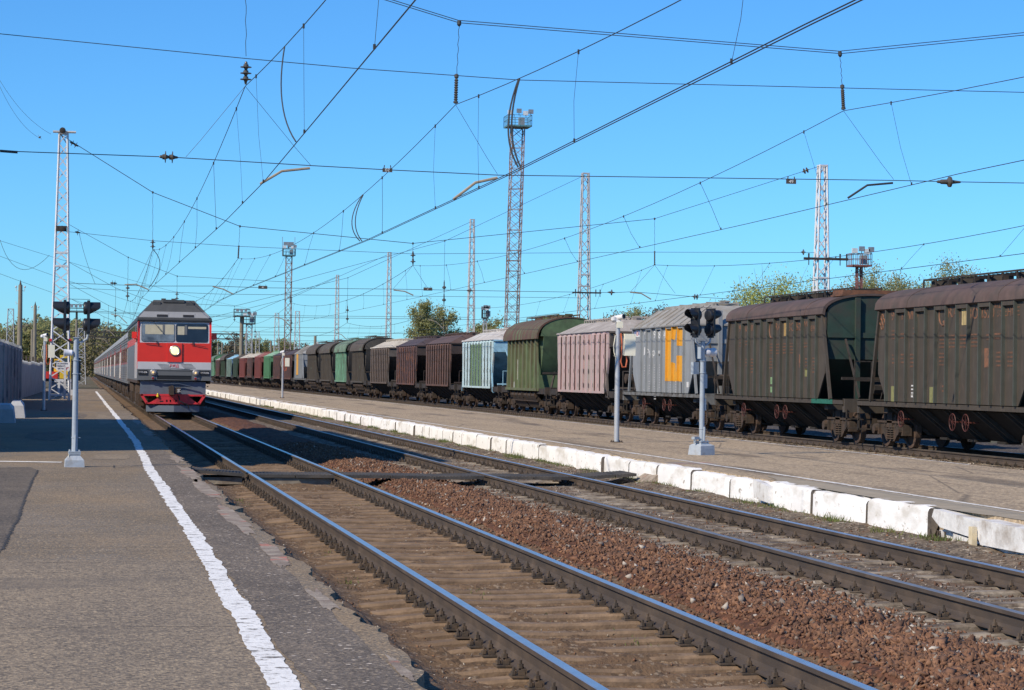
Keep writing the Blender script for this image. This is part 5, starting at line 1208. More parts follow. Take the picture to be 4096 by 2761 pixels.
# concrete lamp columns
def lampcol(label, sx, top, Y, r=.33):
    p = at(sx, top, Y); t = thing('lamp_column', label, 'lamp column', (p.x, Y, -.3)); h = p.z + .3
    MB().cyl((0, 0, 0), (0, 0, h), r*1.15, r*.8, 12).build('column', CONP, t)
    b = MB(); e = 1.1; b.box(-e, e, -e, e, h, h+.15)
    for z in (h+.6, h+1.1):
        for s in (-1, 1): b.bar((-e, s*e, z), (e, s*e, z), .06); b.bar((s*e, -e, z), (s*e, e, z), .06)
    for q in (-e, 0, e):
        for s in (-1, 1): b.bar((q, s*e, h), (q, s*e, h+1.1), .06)
    b.build('platform', DARK, t, smooth=0)
    f = MB()
    for q in (-.7, -.1, .5): f.box(q-.2, q+.2, -e-.2, -e, h+.7, h+1.15)
    f.build('floodlight', LAMPB, t, smooth=0); return t
lampcol('concrete lamp column with a floodlight cage right of the locomotive', 967, 1268, 330)
lampcol('distant lamp column with a cage standing beyond the left signal', 307, 1250, 330, .2)
p = at(997, 1298, 360); tower('lattice floodlight tower with a cage right beside the concrete lamp column', p.x, 360, p.z + .3, .9, 12, GALV, DARK, lean=0)
# signal gantry far behind, right of the locomotive
t = thing('wire_gantry', 'distant truss gantry over the tracks right of the locomotive', 'gantry', (0, 520, 0)); Yg = 520
a_ = at(845, 1335, Yg); c_ = at(985, 1340, Yg); b = MB()
for z in (a_.z, a_.z - 1.15): b.bar((a_.x - 40, 0, z), (c_.x, 0, z), .22)
n = 26
for i in range(n): x = a_.x - 40 + (c_.x - a_.x + 40) * i / n; b.bar((x, 0, a_.z), (x + (c_.x - a_.x + 40)/n/2, 0, a_.z - 1.15), .12); b.bar((x + (c_.x - a_.x + 40)/n/2, 0, a_.z-1.15), (x + (c_.x - a_.x + 40)/n, 0, a_.z), .12)
b.build('truss', DARK, t, smooth=0); b = MB(); b.cyl((c_.x, 0, -.3), (c_.x, 0, a_.z+.3), .3, n=8); b.cyl((a_.x-40, 0, -.3), (a_.x-40, 0, a_.z+.3), .3, n=8); b.build('post', CONP, t)
for lab, sx, top, Y in (('grey concrete post standing nearest the locomotive among far trees', 872, 1372, 480), ('second grey concrete post from the locomotive among far trees', 889, 1370, 470), ('short concrete post between the gantry and the lamp column', 940, 1372, 520), ('stubby post right of the lamp column', 1008, 1366, 420), ('thick dark post left of the far lattice mast', 1084, 1364, 400), ('dark post with a bracket behind the grey wagon', 1261, 1344, 330)):
    p = at(sx, top, Y); t = thing('concrete_post', lab, 'post', (p.x, Y, -.4), group='concrete posts in the yard'); MB().cyl((0, 0, 0), (0, 0, p.z+.4), .24, .2, 8).build('shaft', CONP, t)
for lab, sx, top, Y in (('tall concrete pole with small insulators behind the fence', 82, 1140, 204), ('shorter concrete pole with small insulators farther behind the fence', 141, 1222, 268)):
    p = at(sx, top, Y); t = thing('concrete_pole', lab, 'pole', (p.x, Y, 0), group='concrete poles behind the fence'); h = p.z
    MB().cyl((0, 0, -.3), (0, 0, h), .27, .18, 12).build('shaft', CONP, t)
    MB().cyl((0, 0, h), (0, 0, h+.45), .12, .01, 8).build('pointed_tip', RUST, t)
    PORC = M('white_porcelain', (.6, .6, .58), .3)
    for s in (-1, 1): b = MB(); b.tube([(s*.15, 0, h-.5), (s*.35, 0, h-.55), (s*.38, 0, h-.25)], .025, 5); b.lathe((s*.38, 0, h-.25), (s*.38, 0, h+1), [(0, .05), (.05, .09), (.12, .09), (.16, .04)], 8); b.build('insulator', PORC, t)
    MB().tube([(-.15, 0, h-1.6), (-.35, 0, h-1.7), (-.38, 0, h-1.45)], .025, 5).build('hook', PORC, t)

# ------------------------------------------------------------------ wires
def wire(name, pts, r, label, cat, group=None, mat=WIRE, n=5):
    return tag(MB().tube(pts, r, n).build(name, mat, None, smooth=0), label, cat, group)
def sagline(p, q, s, n=24):
    p = Vector(p); q = Vector(q); return [p.lerp(q, i/n) - Vector((0, 0, 4*s*(i/n)*(1-i/n))) for i in range(n+1)]
def disc_string(mb, p, q, nd, r=.13):
    p = Vector(p); q = Vector(q); L = (q - p).length; prof = [(0, .02), (.03, .035)]
    for i in range(nd):
        t0 = .05 + (L-.1)*i/nd; d = (L-.1)/nd
        prof += [(t0+.05*d, .035), (t0+.12*d, .055), (t0+.42*d, .06), (t0+.50*d, r), (t0+.60*d, r), (t0+.66*d, .05), (t0+.98*d, .03)]
    prof += [(L-.04, .03), (L, .02)]; mb.lathe(p, q, prof, 14)
def rod_ins(mb, p, q):
    p = Vector(p); q = Vector(q); L = (q - p).length; prof = [(0, .02), (.02, .05), (.08, .05), (.1, .03)]; n = 9
    for i in range(n): t0 = .12 + (L*.72)*i/n; prof += [(t0, .03), (t0+.02, .048), (t0+.03, .048), (t0+.05, .03)]
    prof += [(L*.9, .03), (L*.92, .055), (L*.97, .055), (L, .02)]; mb.lathe(p, q, prof, 12)
def insulator(kind, p, q, label, nd=3, r=.13, group='insulators on the overhead wires'):
    mb = MB(); (disc_string(mb, p, q, nd, r) if kind == 'd' else rod_ins(mb, p, q)); return tag(mb.build('insulator', INS, None), label, 'insulator', group)
GC = 'cross wires hung over the tracks'; GH = 'hangers holding the messenger wires'
def P1(x, y): return dp(x, y, Y1)
def P2(x, y): return dp(x, y, Y2)
# first span (nearest)
for off in (0, .10):
    wire('cross_cable', [p + Vector((0, off, off*.7)) for p in (P1(300, -260), P1(558, -98), P1(1043, 52), P1(1910, 122), P1(2326, 80), P1(2900, 20))], .0095, 'upper twin carrying cable of the nearest span, ' + ('front strand' if off == 0 else 'rear strand'), 'cable', GC)
wire('cross_cable', [P1(x, y) for x, y in ((-250, 57), (0, 77), (558, 133), (800, 155), (1180, 182), (1912, 200), (2326, 210), (2900, 224))], .009, 'long fixing cable below the twin carrying cable of the nearest span', 'cable', GC)
wire('cross_cable', [P1(x, y) for x, y in ((-250, 338), (0, 343), (385, 357), (700, 376), (880, 386), (1130, 398), (1510, 403), (1800, 407), (2030, 410), (2155, 413), (2326, 416), (2900, 424))], .010, 'lowest fixing cable of the nearest span with the 50 and 49 plates', 'cable', GC)
A1, B1_, C1 = P1(557, 196), P1(1035, 238), P1(1916, 252)
def hanger(top, bot, label, r=.007):
    n = 14; mb = MB().tube([top.lerp(bot, i/n) + Vector((.012*math.sin(i*1.9)*(0 < i < n), 0, 0)) for i in range(n+1)], r, 5)
    d = (bot - top).normalized(); mb.lathe(top - d*.06, top + d, [(0, .02), (.02, .045), (.10, .05), (.14, .02)], 8)
    return tag(mb.build('hanger_wire', WIRE, None, smooth=0), label, 'hanger', GH)
hanger(P1(558, -98), P1(559, 128), 'twisted hanger wire above the three big discs'); insulator('d', P1(559, 140), P1(558, 192), 'string of three big insulator discs over the near track', 3, .125)
hanger(P1(1043, 52), P1(1038, 168), 'hanger wire above the ribbed rod insulator of the second track'); insulator('r', P1(1037, 168), P1(1035, 236), 'ribbed rod insulator over the second track')
hanger(P1(1908, 122), P1(1913, 192), 'hanger wire above the ribbed rod insulator at the right'); insulator('r', P1(1913, 192), P1(1916, 250), 'ribbed rod insulator at the upper right over the grain hoppers')
def stay(p, q, label, r=.0048): wire('stay_wire', [p, p.lerp(q, .75) - Vector((0, 0, .02)), q], r, label, 'stay', 'thin stays below the insulators')
stay(A1, P1(422, 357), 'thin stay from the three-disc string down to the left'); stay(A1, P1(706, 376), 'thin stay from the three-disc string down to the steady arm'); stay(B1_, P1(1130, 396), 'thin stay from the rod insulator of the second track to its steady arm'); stay(C1, P1(2030, 408), 'thin stay from the right rod insulator to the dark steady arm')
def ins_h(p, q, nd, label, r=.115): return insulator('d', p, q, label, nd, r)
ins_h(P1(362, 356), P1(404, 358), 2, 'pair of upright insulator discs in the lowest cable at the left', .13); ins_h(P1(2128, 413), P1(2182, 414), 1, 'single insulator disc in the lowest cable at the right', .125)
wire('cable_splice', [P1(0, 343) + Vector((0,0,-.0)), P1(40, 346)], .03, 'short dark splice clamp at the left end of the lowest cable', 'clamp')
# number plates hanging on the lowest cable (seen from behind and from the front)
def plate(sx, sy, Y, txt, back, label, w_=.23, h=.10):
    c = dp(sx, sy, Y); t = thing('number_plate', label, 'number plate', (c.x, Y, c.z)); b = MB(); b.box(-w_/2, w_/2, -.006, .006, -h/2, h/2)
    for s in (-1, 1): b.bar((s*w_*.36, 0, h/2), (s*w_*.30, 0, h/2+.07), .02)
    b.build('plate', SIGNP, t, smooth=0); o = letters(txt, .10, SWH, t, (0, -.009, 0), '-y', -1.1 if back else 1.1); return t
plate(880, 387, Y1, '50', True, 'dark number plate reading 50 mirrored, hung on the lowest cable', .22, .085); plate(1797, 413, Y1, '49', False, 'dark number plate reading 49, hung on the lowest cable', .24, .10)
for sx, sy, Y, txt, bk, lab in ((597, 653, Y2, '48', True, 'tiny far number plate on the lower cable beyond the locomotive'), (972, 657, Y2, '47', False, 'tiny far number plate on the lower cable left of the lattice mast')): plate(sx, sy, Y, txt, bk, lab, .5, .17)
def arm(pts, r, mat, label): return wire('steady_arm', pts, r, label, 'steady arm', 'steady arms holding the contact wires', mat, 8)
def armpts(a, b, c, Y, dy): 
    q = [dp(*a, Y), dp(*b, Y), dp(*c, Y)]; return [q[0] - Vector((0,0,.05)), q[1] + Vector((0, dy*.5, 0)), q[2] + Vector((0, dy, 0))]
arm(armpts((704, 377), (640, 389), (591, 418), Y1, 0), .030, TUBE, 'pale bent steady arm over the near track'); arm(armpts((1130, 399), (1080, 415), (1030, 453), Y1, 0), .034, TUBE, 'pale bent steady arm over the second track, its tube the thickest'); arm(armpts((2028, 411), (1970, 421), (1926, 450), Y1, 0), .026, WIRE, 'dark bent steady arm at the right over the wagons')
# second span
for off in (0, .14): wire('cross_cable', [p + Vector((0, off, 0)) for p in (P2(138, 306), P2(347, 437), P2(545, 514), P2(938, 553), P2(1487, 497), P2(1858, 379))], .013, 'twin carrying cable from the left white mast to the right white mast, ' + ('front strand' if off == 0 else 'rear strand'), 'cable', GC)
wire('cross_cable', [P2(*q) for q in ((150, 526), (347, 547), (545, 560), (938, 577), (1487, 573), (1850, 574))], .012, 'middle fixing cable between the two white masts', 'cable', GC)
wire('cross_cable', [P2(*q) for q in ((155, 643), (335, 650), (480, 650), (600, 654), (690, 655), (895, 657), (1180, 662), (1395, 665), (1435, 663), (1600, 676), (1845, 690))], .014, 'lower fixing cable between the two white masts', 'cable', GC)
A2, B2_, C2, D2 = P2(347, 567), P2(541, 587), P2(938, 603), P2(1487, 602)
for top, bot, i0, kd, lab in ((P2(347, 437), A2, .82, 'd', 'near track'), (P2(545, 514), B2_, .6, 'r', 'second track'), (P2(938, 553), C2, .35, 'd', 'hidden platform track'), (P2(1487, 497), D2, .7, 'r', 'far yard track')):
    hanger(top, top.lerp(bot, i0), 'hanger wire of the second span over the ' + lab, .010); insulator(kd, top.lerp(bot, i0), bot, 'insulator of the second span over the ' + lab, 2, .15)
for a, b, c, lab in (((283, 645), (309, 646), (337, 658), 'near track'), ((483, 649), (507, 657), (531, 669), 'second track'), ((894, 657), (919, 662), (939, 671), 'platform track'), ((1431, 662), (1457, 667), (1479, 680), 'far yard track')):
    arm(armpts(a, b, c, Y2, 0), .035, TUBE, 'small far steady arm of the second span over the ' + lab)
for a, b, nd, lab in (((250, 643), (266, 644), 2, 'double insulator in the lower cable right of the left mast'), ((1060, 660), (1074, 661), 1, 'insulator in the lower cable before the tall floodlight tower'), ((1380, 664), (1397, 665), 1, 'insulator in the lower cable right of the grey mast'), ((1573, 674), (1588, 675), 2, 'pair of insulators in the lower cable above the grey wagon'), ((1819, 573), (1830, 573), 1, 'insulator at the right end of the middle fixing cable'), ((170, 527), (183, 529), 1, 'insulator at the left end of the middle fixing cable'), ((158, 322), (178, 333), 2, 'insulators on the carrying cable by the left mast top'), ((1822, 391), (1838, 385), 2, 'insulators on the carrying cable by the right mast top'), ((88, 314), (93, 310), 1, 'insulator left of the left mast top')):
    ins_h(P2(*a), P2(*b), nd, lab, .17)
stay(A2, P2(310, 645), 'thin stay over the near track in the second span', .009); stay(C2, P2(893, 656), 'left thin stay under the second span over the platform track', .009); stay(C2, P2(972, 655), 'right thin stay under the second span over the platform track', .009); stay(D2, P2(1433, 662), 'left thin stay over the far yard track', .009); stay(D2, P2(1534, 667), 'right thin stay over the far yard track', .009)
# farther spans between the grey masts
def far_span(Y, top_r, xr, xl, zl, lab, r):
    xs = [AX, BX, 18.15, 32]; pts = [Vector((xl, Y, zl))]; zmin = 9.4
    for x in xs:
        t = (x - 13) / (xr - 13); pts.append(Vector((x, Y, zmin + (top_r - zmin) * max(0, t) ** 1.7 + (zl - zmin) * max(0, (13 - x) / (13 - xl)) ** 1.7)))
    pts.append(Vector((xr, Y, top_r)))
    wire('cross_cable', pts, r, 'carrying cable of the %s span' % lab, 'cable', GC); wire('cross_cable', [Vector((xl, Y, 9.0)), Vector((12, Y, 8.7)), Vector((xr, Y, 9.0))], r, 'middle fixing cable of the %s span' % lab, 'cable', GC); wire('cross_cable', [Vector((xl, Y, 6.9)), Vector((12, Y, 6.7)), Vector((xr, Y, 6.9))], r, 'lower fixing cable of the %s span' % lab, 'cable', GC)
    for x, p in zip(xs, pts[1:5]):
        bot = Vector((x, Y, 8.0)); nm = {AX: 'near track', BX: 'second track', 18.15: 'platform track', 32: 'far yard track'}[x]
        hanger(p, p.lerp(bot, .6), 'hanger wire of the %s span over the %s' % (lab, nm), r*.8); insulator('d', p.lerp(bot, .6), bot, 'insulator of the %s span over the %s' % (lab, nm), 2, .18)
        arm([Vector((x-1.4, Y, 6.75)), Vector((x-.7, Y, 6.6)), Vector((x, Y, 5.95))], .04, TUBE, 'tiny steady arm of the %s span over the %s' % (lab, nm))
for Y, sx, top, lab, r in ((Y3, 2342, 700, 'third', .017), (Y4, 1889, 885, 'fourth', .022), (Y5, 1558, 1016, 'fifth', .026), (Y6, 1350, 1106, 'sixth', .03)):
    p = at(sx, top, Y); far_span(Y, p.z, p.x, -2.2, 15, lab, r)
# wires along the tracks
GM_ = 'wires running along the tracks'
def zz(y, pts): return float(np.interp(y, [p[0] for p in pts], [p[1] for p in pts]))
def line(track, sup, contact, zc, double, r=.0085, y_end=430, yl=('',)):
    # sup: messenger support points; contact: (y, x) polyline
    for i in range(len(sup) - 1):
        L = (sup[i+1] - sup[i]).length
        wire('messenger_wire', sagline(sup[i], sup[i+1], 1.05), r if i < 2 else r*1.5, 'sagging messenger wire over the %s, %s section' % (track, ['nearest', 'second', 'third', 'fourth', 'fifth', 'sixth'][i]), 'wire', GM_)
    for k, off in enumerate((-.045, .045) if double else (0,)):
        pts = []
        for i in range(len(contact) - 1):
            (ya, xa), (yb, xb) = contact[i], contact[i+1]
            for j in range(6): t = j/6; pts.append(Vector((xa+(xb-xa)*t + off, ya+(yb-ya)*t, zc + (0.0 if not (double and k) else .012))))
        pts.append(Vector((contact[-1][1] + off, contact[-1][0], zc)))
        wire('contact_wire', pts, r*1.05, ('left' if off < 0 else 'right') + ' of the two contact wires over the %s' % track if double else 'single contact wire over the %s' % track, 'wire', GM_)
    n = 0
    for i in range(min(3, len(sup) - 1)):
        p, q = sup[i], sup[i+1]; pts = sagline(p, q, 1.05)
        for t in (.04, .17, .3, .43, .57, .70, .83, .96):
            k = t*24; j = int(k); a = pts[j].lerp(pts[min(24, j+1)], k-j)
            if a.y < 18: continue
            b = Vector((zz(a.y, contact), a.y, zc)); m = a.lerp(b, .55) + Vector((random.uniform(-.05, .05), 0, 0))
            d = MB().tube([a, m, b], .0042 if a.y < 60 else .007, 4); d.cyl(a - Vector((0, 0, .05)), a + Vector((0, 0, .03)), .018 if a.y < 60 else .02, n=6); d.cyl(b, b + Vector((0, 0, .06)), .018 if a.y < 60 else .02, n=6)
            tag(d.build('dropper', WIRE, None, smooth=0), 'thin dropper between messenger and contact wire over the %s' % track, 'dropper', 'droppers over the ' + track)
def sup_far(x, z=8.05): return [Vector((x, Y3, z)), Vector((x, Y4, z)), Vector((x, Y5, z)), Vector((x, Y6, z))]
line('near track', [Vector((3.75, -26, A1.z)), A1, A2] + sup_far(AX), [(-26, 3.25), (22, 3.36), (47, 3.62), (60, 3.6), (106, 3.16), (126, 3.1), (202, 4.1), (278, 3.5), (354, 4.1), (430, 3.6)], 5.75, False)
line('second track', [Vector((8.0, -26, B1_.z)), B1_, B2_] + sup_far(BX), [(-26, 7.6), (24, 7.85), (43, 8.14), (66, 8.2), (110, 7.46), (126, 7.4), (202, 8.5), (278, 7.8), (354, 8.4), (430, 7.9)], 5.75, True)
line('platform track', [Vector((18.2, -26, C1.z)), C1, C2] + sup_far(18.2), [(-26, 18.4), (36, 17.9), (44, 17.7), (60, 18.0), (95, 18.2), (126, 18.3), (202, 17.9), (278, 18.4), (430, 18)], 6.1, False)
line('far yard track', [Vector((31.5, 50, 8.0)), D2] + sup_far(32), [(20, 31), (70, 30.7), (126, 31.5), (202, 32.2), (278, 31.7), (430, 32)], 6.1, False, r=.012)
# electric jumpers and feeder loops
def loop(pts, r, label): return wire('jumper_cable', pts, r, label, 'jumper', 'jumper cables between messenger and contact wire')
def curve(a, m, b, n=12): return [a*(1-t)**2 + m*2*t*(1-t) + b*t**2 for t in [i/n for i in range(n+1)]]
def on_msg(sup0, sup1, sx, sy, lo, hi):
    best = None
    for i in range(200):
        p = sagline(sup0, sup1, 1.05, 200)[i]; d = p - EYE; u = WPX/2 + F*d.dot(CR)/d.dot(FWD)
        if d.dot(FWD) > 3 and (best is None or abs(u - sx) < best[0]): best = (abs(u - sx), p)
    return best[1]
a = on_msg(Vector((3.75, -26, A1.z)), A1, 645*K, 102*K, 0, 0); b = atz(672*K, 322*K, 5.76); loop(curve(a, (a+b)/2 + Vector((-.28, 0, -.3)), b), .013, 'single dark jumper cable curving beside the three-disc insulator string')
a = on_msg(Vector((8.0, -26, B1_.z)), B1_, 1180*K, 178*K, 0, 0); b = atz(1180*K, 380*K, 5.77)
for o_, nm in ((-.05, 'left'), (.05, 'right')): loop(curve(a + Vector((o_*.15, 0, 0)), (a+b)/2 + Vector((-.36 + o_, 0, -.2)), b + Vector((o_*.5, 0, 0))), .018, nm + ' strand of the twin jumper before the tall floodlight tower')
a = on_msg(B1_, B2_, 824*K, 450*K, 0, 0); b = atz(820*K, 548*K, 5.77)
for o_, nm in ((-.08, 'left'), (.08, 'right')): loop(curve(a + Vector((o_*.15, 0, 0)), (a+b)/2 + Vector((-.5 + o_, 0, -.2)), b + Vector((o_*.4, 0, 0))), .016, nm + ' strand of the farther twin jumper on the second track wires')
loop(curve(A2, (A2 + P2(345, 655))/2 + Vector((.9, 0, .3)), P2(338, 654)), .02, 'far jumper cable curving below the insulator over the near track')
# feeder wires at the far left, tied to the poles
for a, b, s, lab in (((-60, 528), (560, 700), .4, 'upper'), ((-60, 560), (520, 745), .5, 'middle'), ((-60, 600), (480, 770), .5, 'lower')):
    wire('feeder_wire', sagline(dp(*a, 150), dp(*b, 330), s), .012, lab + ' feeder wire slanting down behind the left mast', 'wire', GM_)
wire('feeder_wire', curve(P2(-12, 170), P2(35, 285), P2(90, 314)), .008, 'slack wire at the far left running to the insulator by the left mast', 'wire', GM_); wire('feeder_wire', curve(P2(-5, 175), P2(50, 270), P2(116, 305)), .008, 'slack wire at the far left running to the left mast top', 'wire', GM_)
wire('feeder_wire', curve(dp(0, 545, 126), dp(35, 660, 126), dp(112, 580, 126)), .011, 'slack loop of cable left of the left mast', 'wire', GM_)
wire('feeder_wire', curve(dp(180, 530, 126), dp(192, 590, 126), dp(216, 645, 126)), .010, 'thin drooping cable right of the left mast', 'wire', GM_)
# ================================================================== signals, camera poles, signs, fences
SGREY = M('signal_blue_grey_paint', (.335, .385, .44), .55, var=.07, scale=3, col2=(.25, .26, .27), s2=3, thr=.66, bump=.05)
SCON = M('painted_concrete_foot', (.36, .405, .46), .8, var=.1, scale=4, col2=(.27, .27, .27), s2=4, thr=.62, bump=.6, bscale=14)
SBLK = M('signal_black', (.016, .018, .024), .42, var=.15); SLENS = M('signal_lens', (.08, .10, .11), .1)
def signal(label, x, y, z, rz, flip=1, block=False):
    t = thing('platform_signal', label, 'signal', (x, y, z), rz, group='twin crossing signals')
    f = MB()
    if not block:
        f.add([(-.177, -.17, 0), (.177, -.17, 0), (.177, .17, 0), (-.177, .17, 0), (-.17, -.16, .13), (.17, -.16, .13), (.17, .16, .13), (-.17, .16, .13), (-.085, -.085, .235), (.085, -.085, .235), (.085, .085, .235), (-.085, .085, .235)],
              [(0,1,5,4), (1,2,6,5), (2,3,7,6), (3,0,4,7), (4,5,9,8), (5,6,10,9), (6,7,11,10), (7,4,8,11), (8,9,10,11), (0,3,2,1)])
    else:
        f.add([(-.2, -.2, 0), (.19, -.2, 0), (.2, .2, 0), (-.2, .2, 0), (-.185, -.185, .19), (.19, -.19, .205), (.18, .18, .21), (-.18, .18, .2), (-.13, -.13, .235), (.13, -.13, .235), (.13, .13, .235), (-.13, .13, .235)],
              [(0,1,5,4), (1,2,6,5), (2,3,7,6), (3,0,4,7), (4,5,9,8), (5,6,10,9), (6,7,11,10), (7,4,8,11), (8,9,10,11), (0,3,2,1)])
    f.build('foot', SCON, t, smooth=0)
    b = MB(); b.box(-.11, .11, -.11, .11, .235, .262); b.box(-.11, .11, -.11, .11, .27, .295)
    for sx in (-1, 1):
        for sy in (-1, 1): b.cyl((sx*.085, sy*.085, .21), (sx*.085, sy*.085, .325), .016, n=6)
    if block:
        for k in range(6): a = k*1.047; b.prism([(0, .295), (.10, .295), (.05, .42), (0, .45)], 'y', -.006, .006) if k == 0 else None
        b.box(-.24, -.1, -.05, .05, .33, .39); b.cyl((-.2, 0, .25), (-.2, 0, .34), .02, n=6)
    b.build('base_flange', SGREY, t, smooth=0)
    MB().cyl((0, 0, .29), (0, 0, 2.42), .056, .048, 16).build('pole', SGREY, t)
    b = MB()
    for zz_ in (.55, 1.75, 2.0): b.ring((0, 0, zz_), (0, 0, 1), .056, .009, 16, 5); b.box(.05, .10, -.02, .0, zz_-.008, zz_+.008)
    b.cyl((.0, -.075, .0 if not block else .3), (.01, -.07, .6), .021, n=8); b.box(-.06, .06, -.06, .06, 2.42, 2.435); b.build('clamp', SGREY, t)
    if not block: MB().tube([(-.15, -.15, 0), (-.12, -.13, .12), (-.1, -.1, .25)], .009, 6).build('earth_wire', M('cream_paint', (.5, .5, .44), .6), t)
    for s in (-1, 1):                                       # two heads on a forked bracket, each with two hooded lamps
        hx = s*.215
        MB().tube([(s*.03, 0, 2.33), (s*.10, 0, 2.345), (s*.195, 0, 2.41), (hx, 0, 2.52)], .021, 8).build('bracket', SGREY if s > 0 or block else SBLK, t)
        h = MB(); h.box(hx-.022, hx+.022, -.125, .125, 2.54, 3.13); h.box(hx-.03, hx+.03, -.07, .07, 2.5, 2.57)
        hd = h.build('backboard', SBLK, t, smooth=0)
        for zc in (2.675, 2.985):
            l = MB(); l.lathe((hx-s*.02, 0, zc), (hx-s*1, 0, zc), [(0, .118), (.045, .122), (.065, .112), (.072, .095)], 20); l.build('lamp_housing', SBLK, hd)
            MB().lathe((hx+s*.022, 0, zc), (hx+s*1, 0, zc), [(0, .085), (.012, .06), (.016, .01)], 18).build('lens', SLENS, hd)
            v = MB(); n = 20; o0 = []
            for k in range(n + 1):                          # hood: long on top, cut back below
                a = -math.pi*.95 + 2*math.pi*.95*k/n; ln = .03 + .185*min(1, (1.0 + math.cos(a))/.92)
                for rr in (.116, .108):
                    cz, cy = math.cos(a)*rr, math.sin(a)*rr
                    o0.append((hx+s*.02, cy, zc+cz)); o0.append((hx+s*ln, cy*.93, zc+cz*.97+.004))
            v.v = o0
            for k in range(n):
                q = k*4; v.f += [[q, q+1, q+5, q+4], [q+2, q+6, q+7, q+3], [q+1, q+3, q+7, q+5]]; v.m += [0]*3
            v.build('hood', SBLK, hd)
    MB().bar((-.24, 0, 3.15), (.24, 0, 3.15), .008).build('tie_wire', SBLK, t)
    k = -1 if not block else 1                              # horn loudspeaker and junction boxes
    hn = MB()
    zc = 2.14 if not block else 2.19
    if block: hn.lathe((.07, 0, zc), (1, 0, zc), [(0, .05), (.05, .085), (.08, .09), (.10, .075), (.16, .088), (.25, .10), (.252, .09), (.15, .06)], 16)
    else: hn.lathe((-.05, -.02, zc), (-1, -.02, zc), [(0, .04), (.03, .06), (.05, .055), (.10, .062), (.17, .072), (.172, .06), (.10, .04)], 16)
    hn.build('loudspeaker', M('white_plastic' if not block else 'pale_blue_plastic', (.62, .63, .67), .5), t)
    b = MB()
    if block: b.box(-.20, -.04, .06, .14, 1.72, 1.98); b.box(-.10, -.05, -.05, .05, 2.05, 2.30); b.box(.05, .12, -.02, .08, 1.42, 1.72); b.cyl((.07, .0, 1.7), (.07, .0, 2.08), .02, n=6); b.box(.03, .07, -.05, 0, .95, 1.2)
    else: b.box(.05, .09, .0, .08, 1.62, 2.05); b.box(-.09, -.045, -.06, .06, 1.15, 2.1) if 0 else b.box(-.075, -.04, .0, .10, 1.45, 2.0)
    b.build('junction_box', SGREY if block else SBLK, t, smooth=0)
    return t
p = atz(297, 1868, ZL); signal('slim grey signal with two black hooded heads on the near platform', p.x, p.y, ZL, R(3)).scale = (.93, .93, .915)
p = atz(2806, 1820, ZM); signal('grey signal on a rough concrete block on the middle platform, two black heads', p.x, p.y, ZM, R(26), block=True).scale = (.97, .97, .95)

GPOLE = M('galvanised_pole', (.50, .52, .55), .42, metal=.35, var=.1, scale=5); CREAM = M('cream_box_paint', (.80, .77, .62), .5, var=.05); CORG = M('orange_conduit', (.55, .13, .05), .5)
CAMW = M('camera_white', (.72, .72, .73), .4)
def campole(label, sx, sy, Z, top):
    p = atz(sx, sy, Z); h = at(sx, top, p.y).z - Z; t = thing('camera_pole', label, 'camera pole', (p.x, p.y, Z), group='camera poles on the platforms')
    MB().cyl((0, 0, .02), (0, 0, h - .12), .064, .054, 14).build('pole', GPOLE, t)
    b = MB(); b.box(-.13, .13, -.13, .13, 0, .02)
    for sx_ in (-1, 1):
        for sy_ in (-1, 1): b.cyl((sx_*.1, sy_*.1, .02), (sx_*.1, sy_*.1, .05), .018, n=6)
    b.build('base_plate', RUST, t, smooth=0)
    bx = MB(); bx.box(.14, .40, -.15, .10, h-.98, h-.46); o = bx.build('control_box', CREAM, t, smooth=0)
    b = MB(); b.box(-.1, .16, -.03, .03, h-.50, h-.47); b.box(-.1, .16, -.03, .03, h-1.0, h-.97); b.build('strap', FAST, t, smooth=0)
    MB().tube([(.06, -.07, h-.45), (.085, -.08, h-.7), (.08, -.07, h-1.0), (.06, -.08, h-1.12), (.10, -.08, h-1.25), (.19, -.06, h-1.25), (.22, -.04, h-1.1), (.2, -.03, h-.98)], .018, 8).build('conduit', CORG, t)
    MB().tube([(-.07, -.04, h-.5), (-.11, -.05, h-.75), (-.10, -.05, h-.9), (-.05, -.05, h-1.05)], .012, 6).build('cable', CREAM, t)
    c = MB(); c.box(-.04, .10, -.08, .06, h-.32, h-.17); c.build('camera_mount', CREAM, t, smooth=0)
    c = MB(); c.cyl((-.06, .06, h-.09), (.10, -.16, h-.05), .062, n=14); c.lathe((-.10, .0, h-.05), (-.10, .0, h-1), [(0, .03), (.02, .07), (.09, .075), (.13, .05), (.15, .01)], 12); c.box(-.06, .06, -.06, .06, h-.19, h-.1); cm = c.build('camera', CAMW, t); MB().cyl((.10, -.16, h-.05), (.108, -.171, h-.0485), .052, n=14).build('lens', BLK, cm)
    return t
campole('camera pole with cream box and orange conduit, on the middle platform before the pink hopper', 2466, 1770, ZM, 1258)
campole('camera pole with a cream box farther along the middle platform', 1129, 1592, ZM, 1402)
campole('camera pole with a cream box near the fence on the near platform', 175, 1643, ZL, 1334)
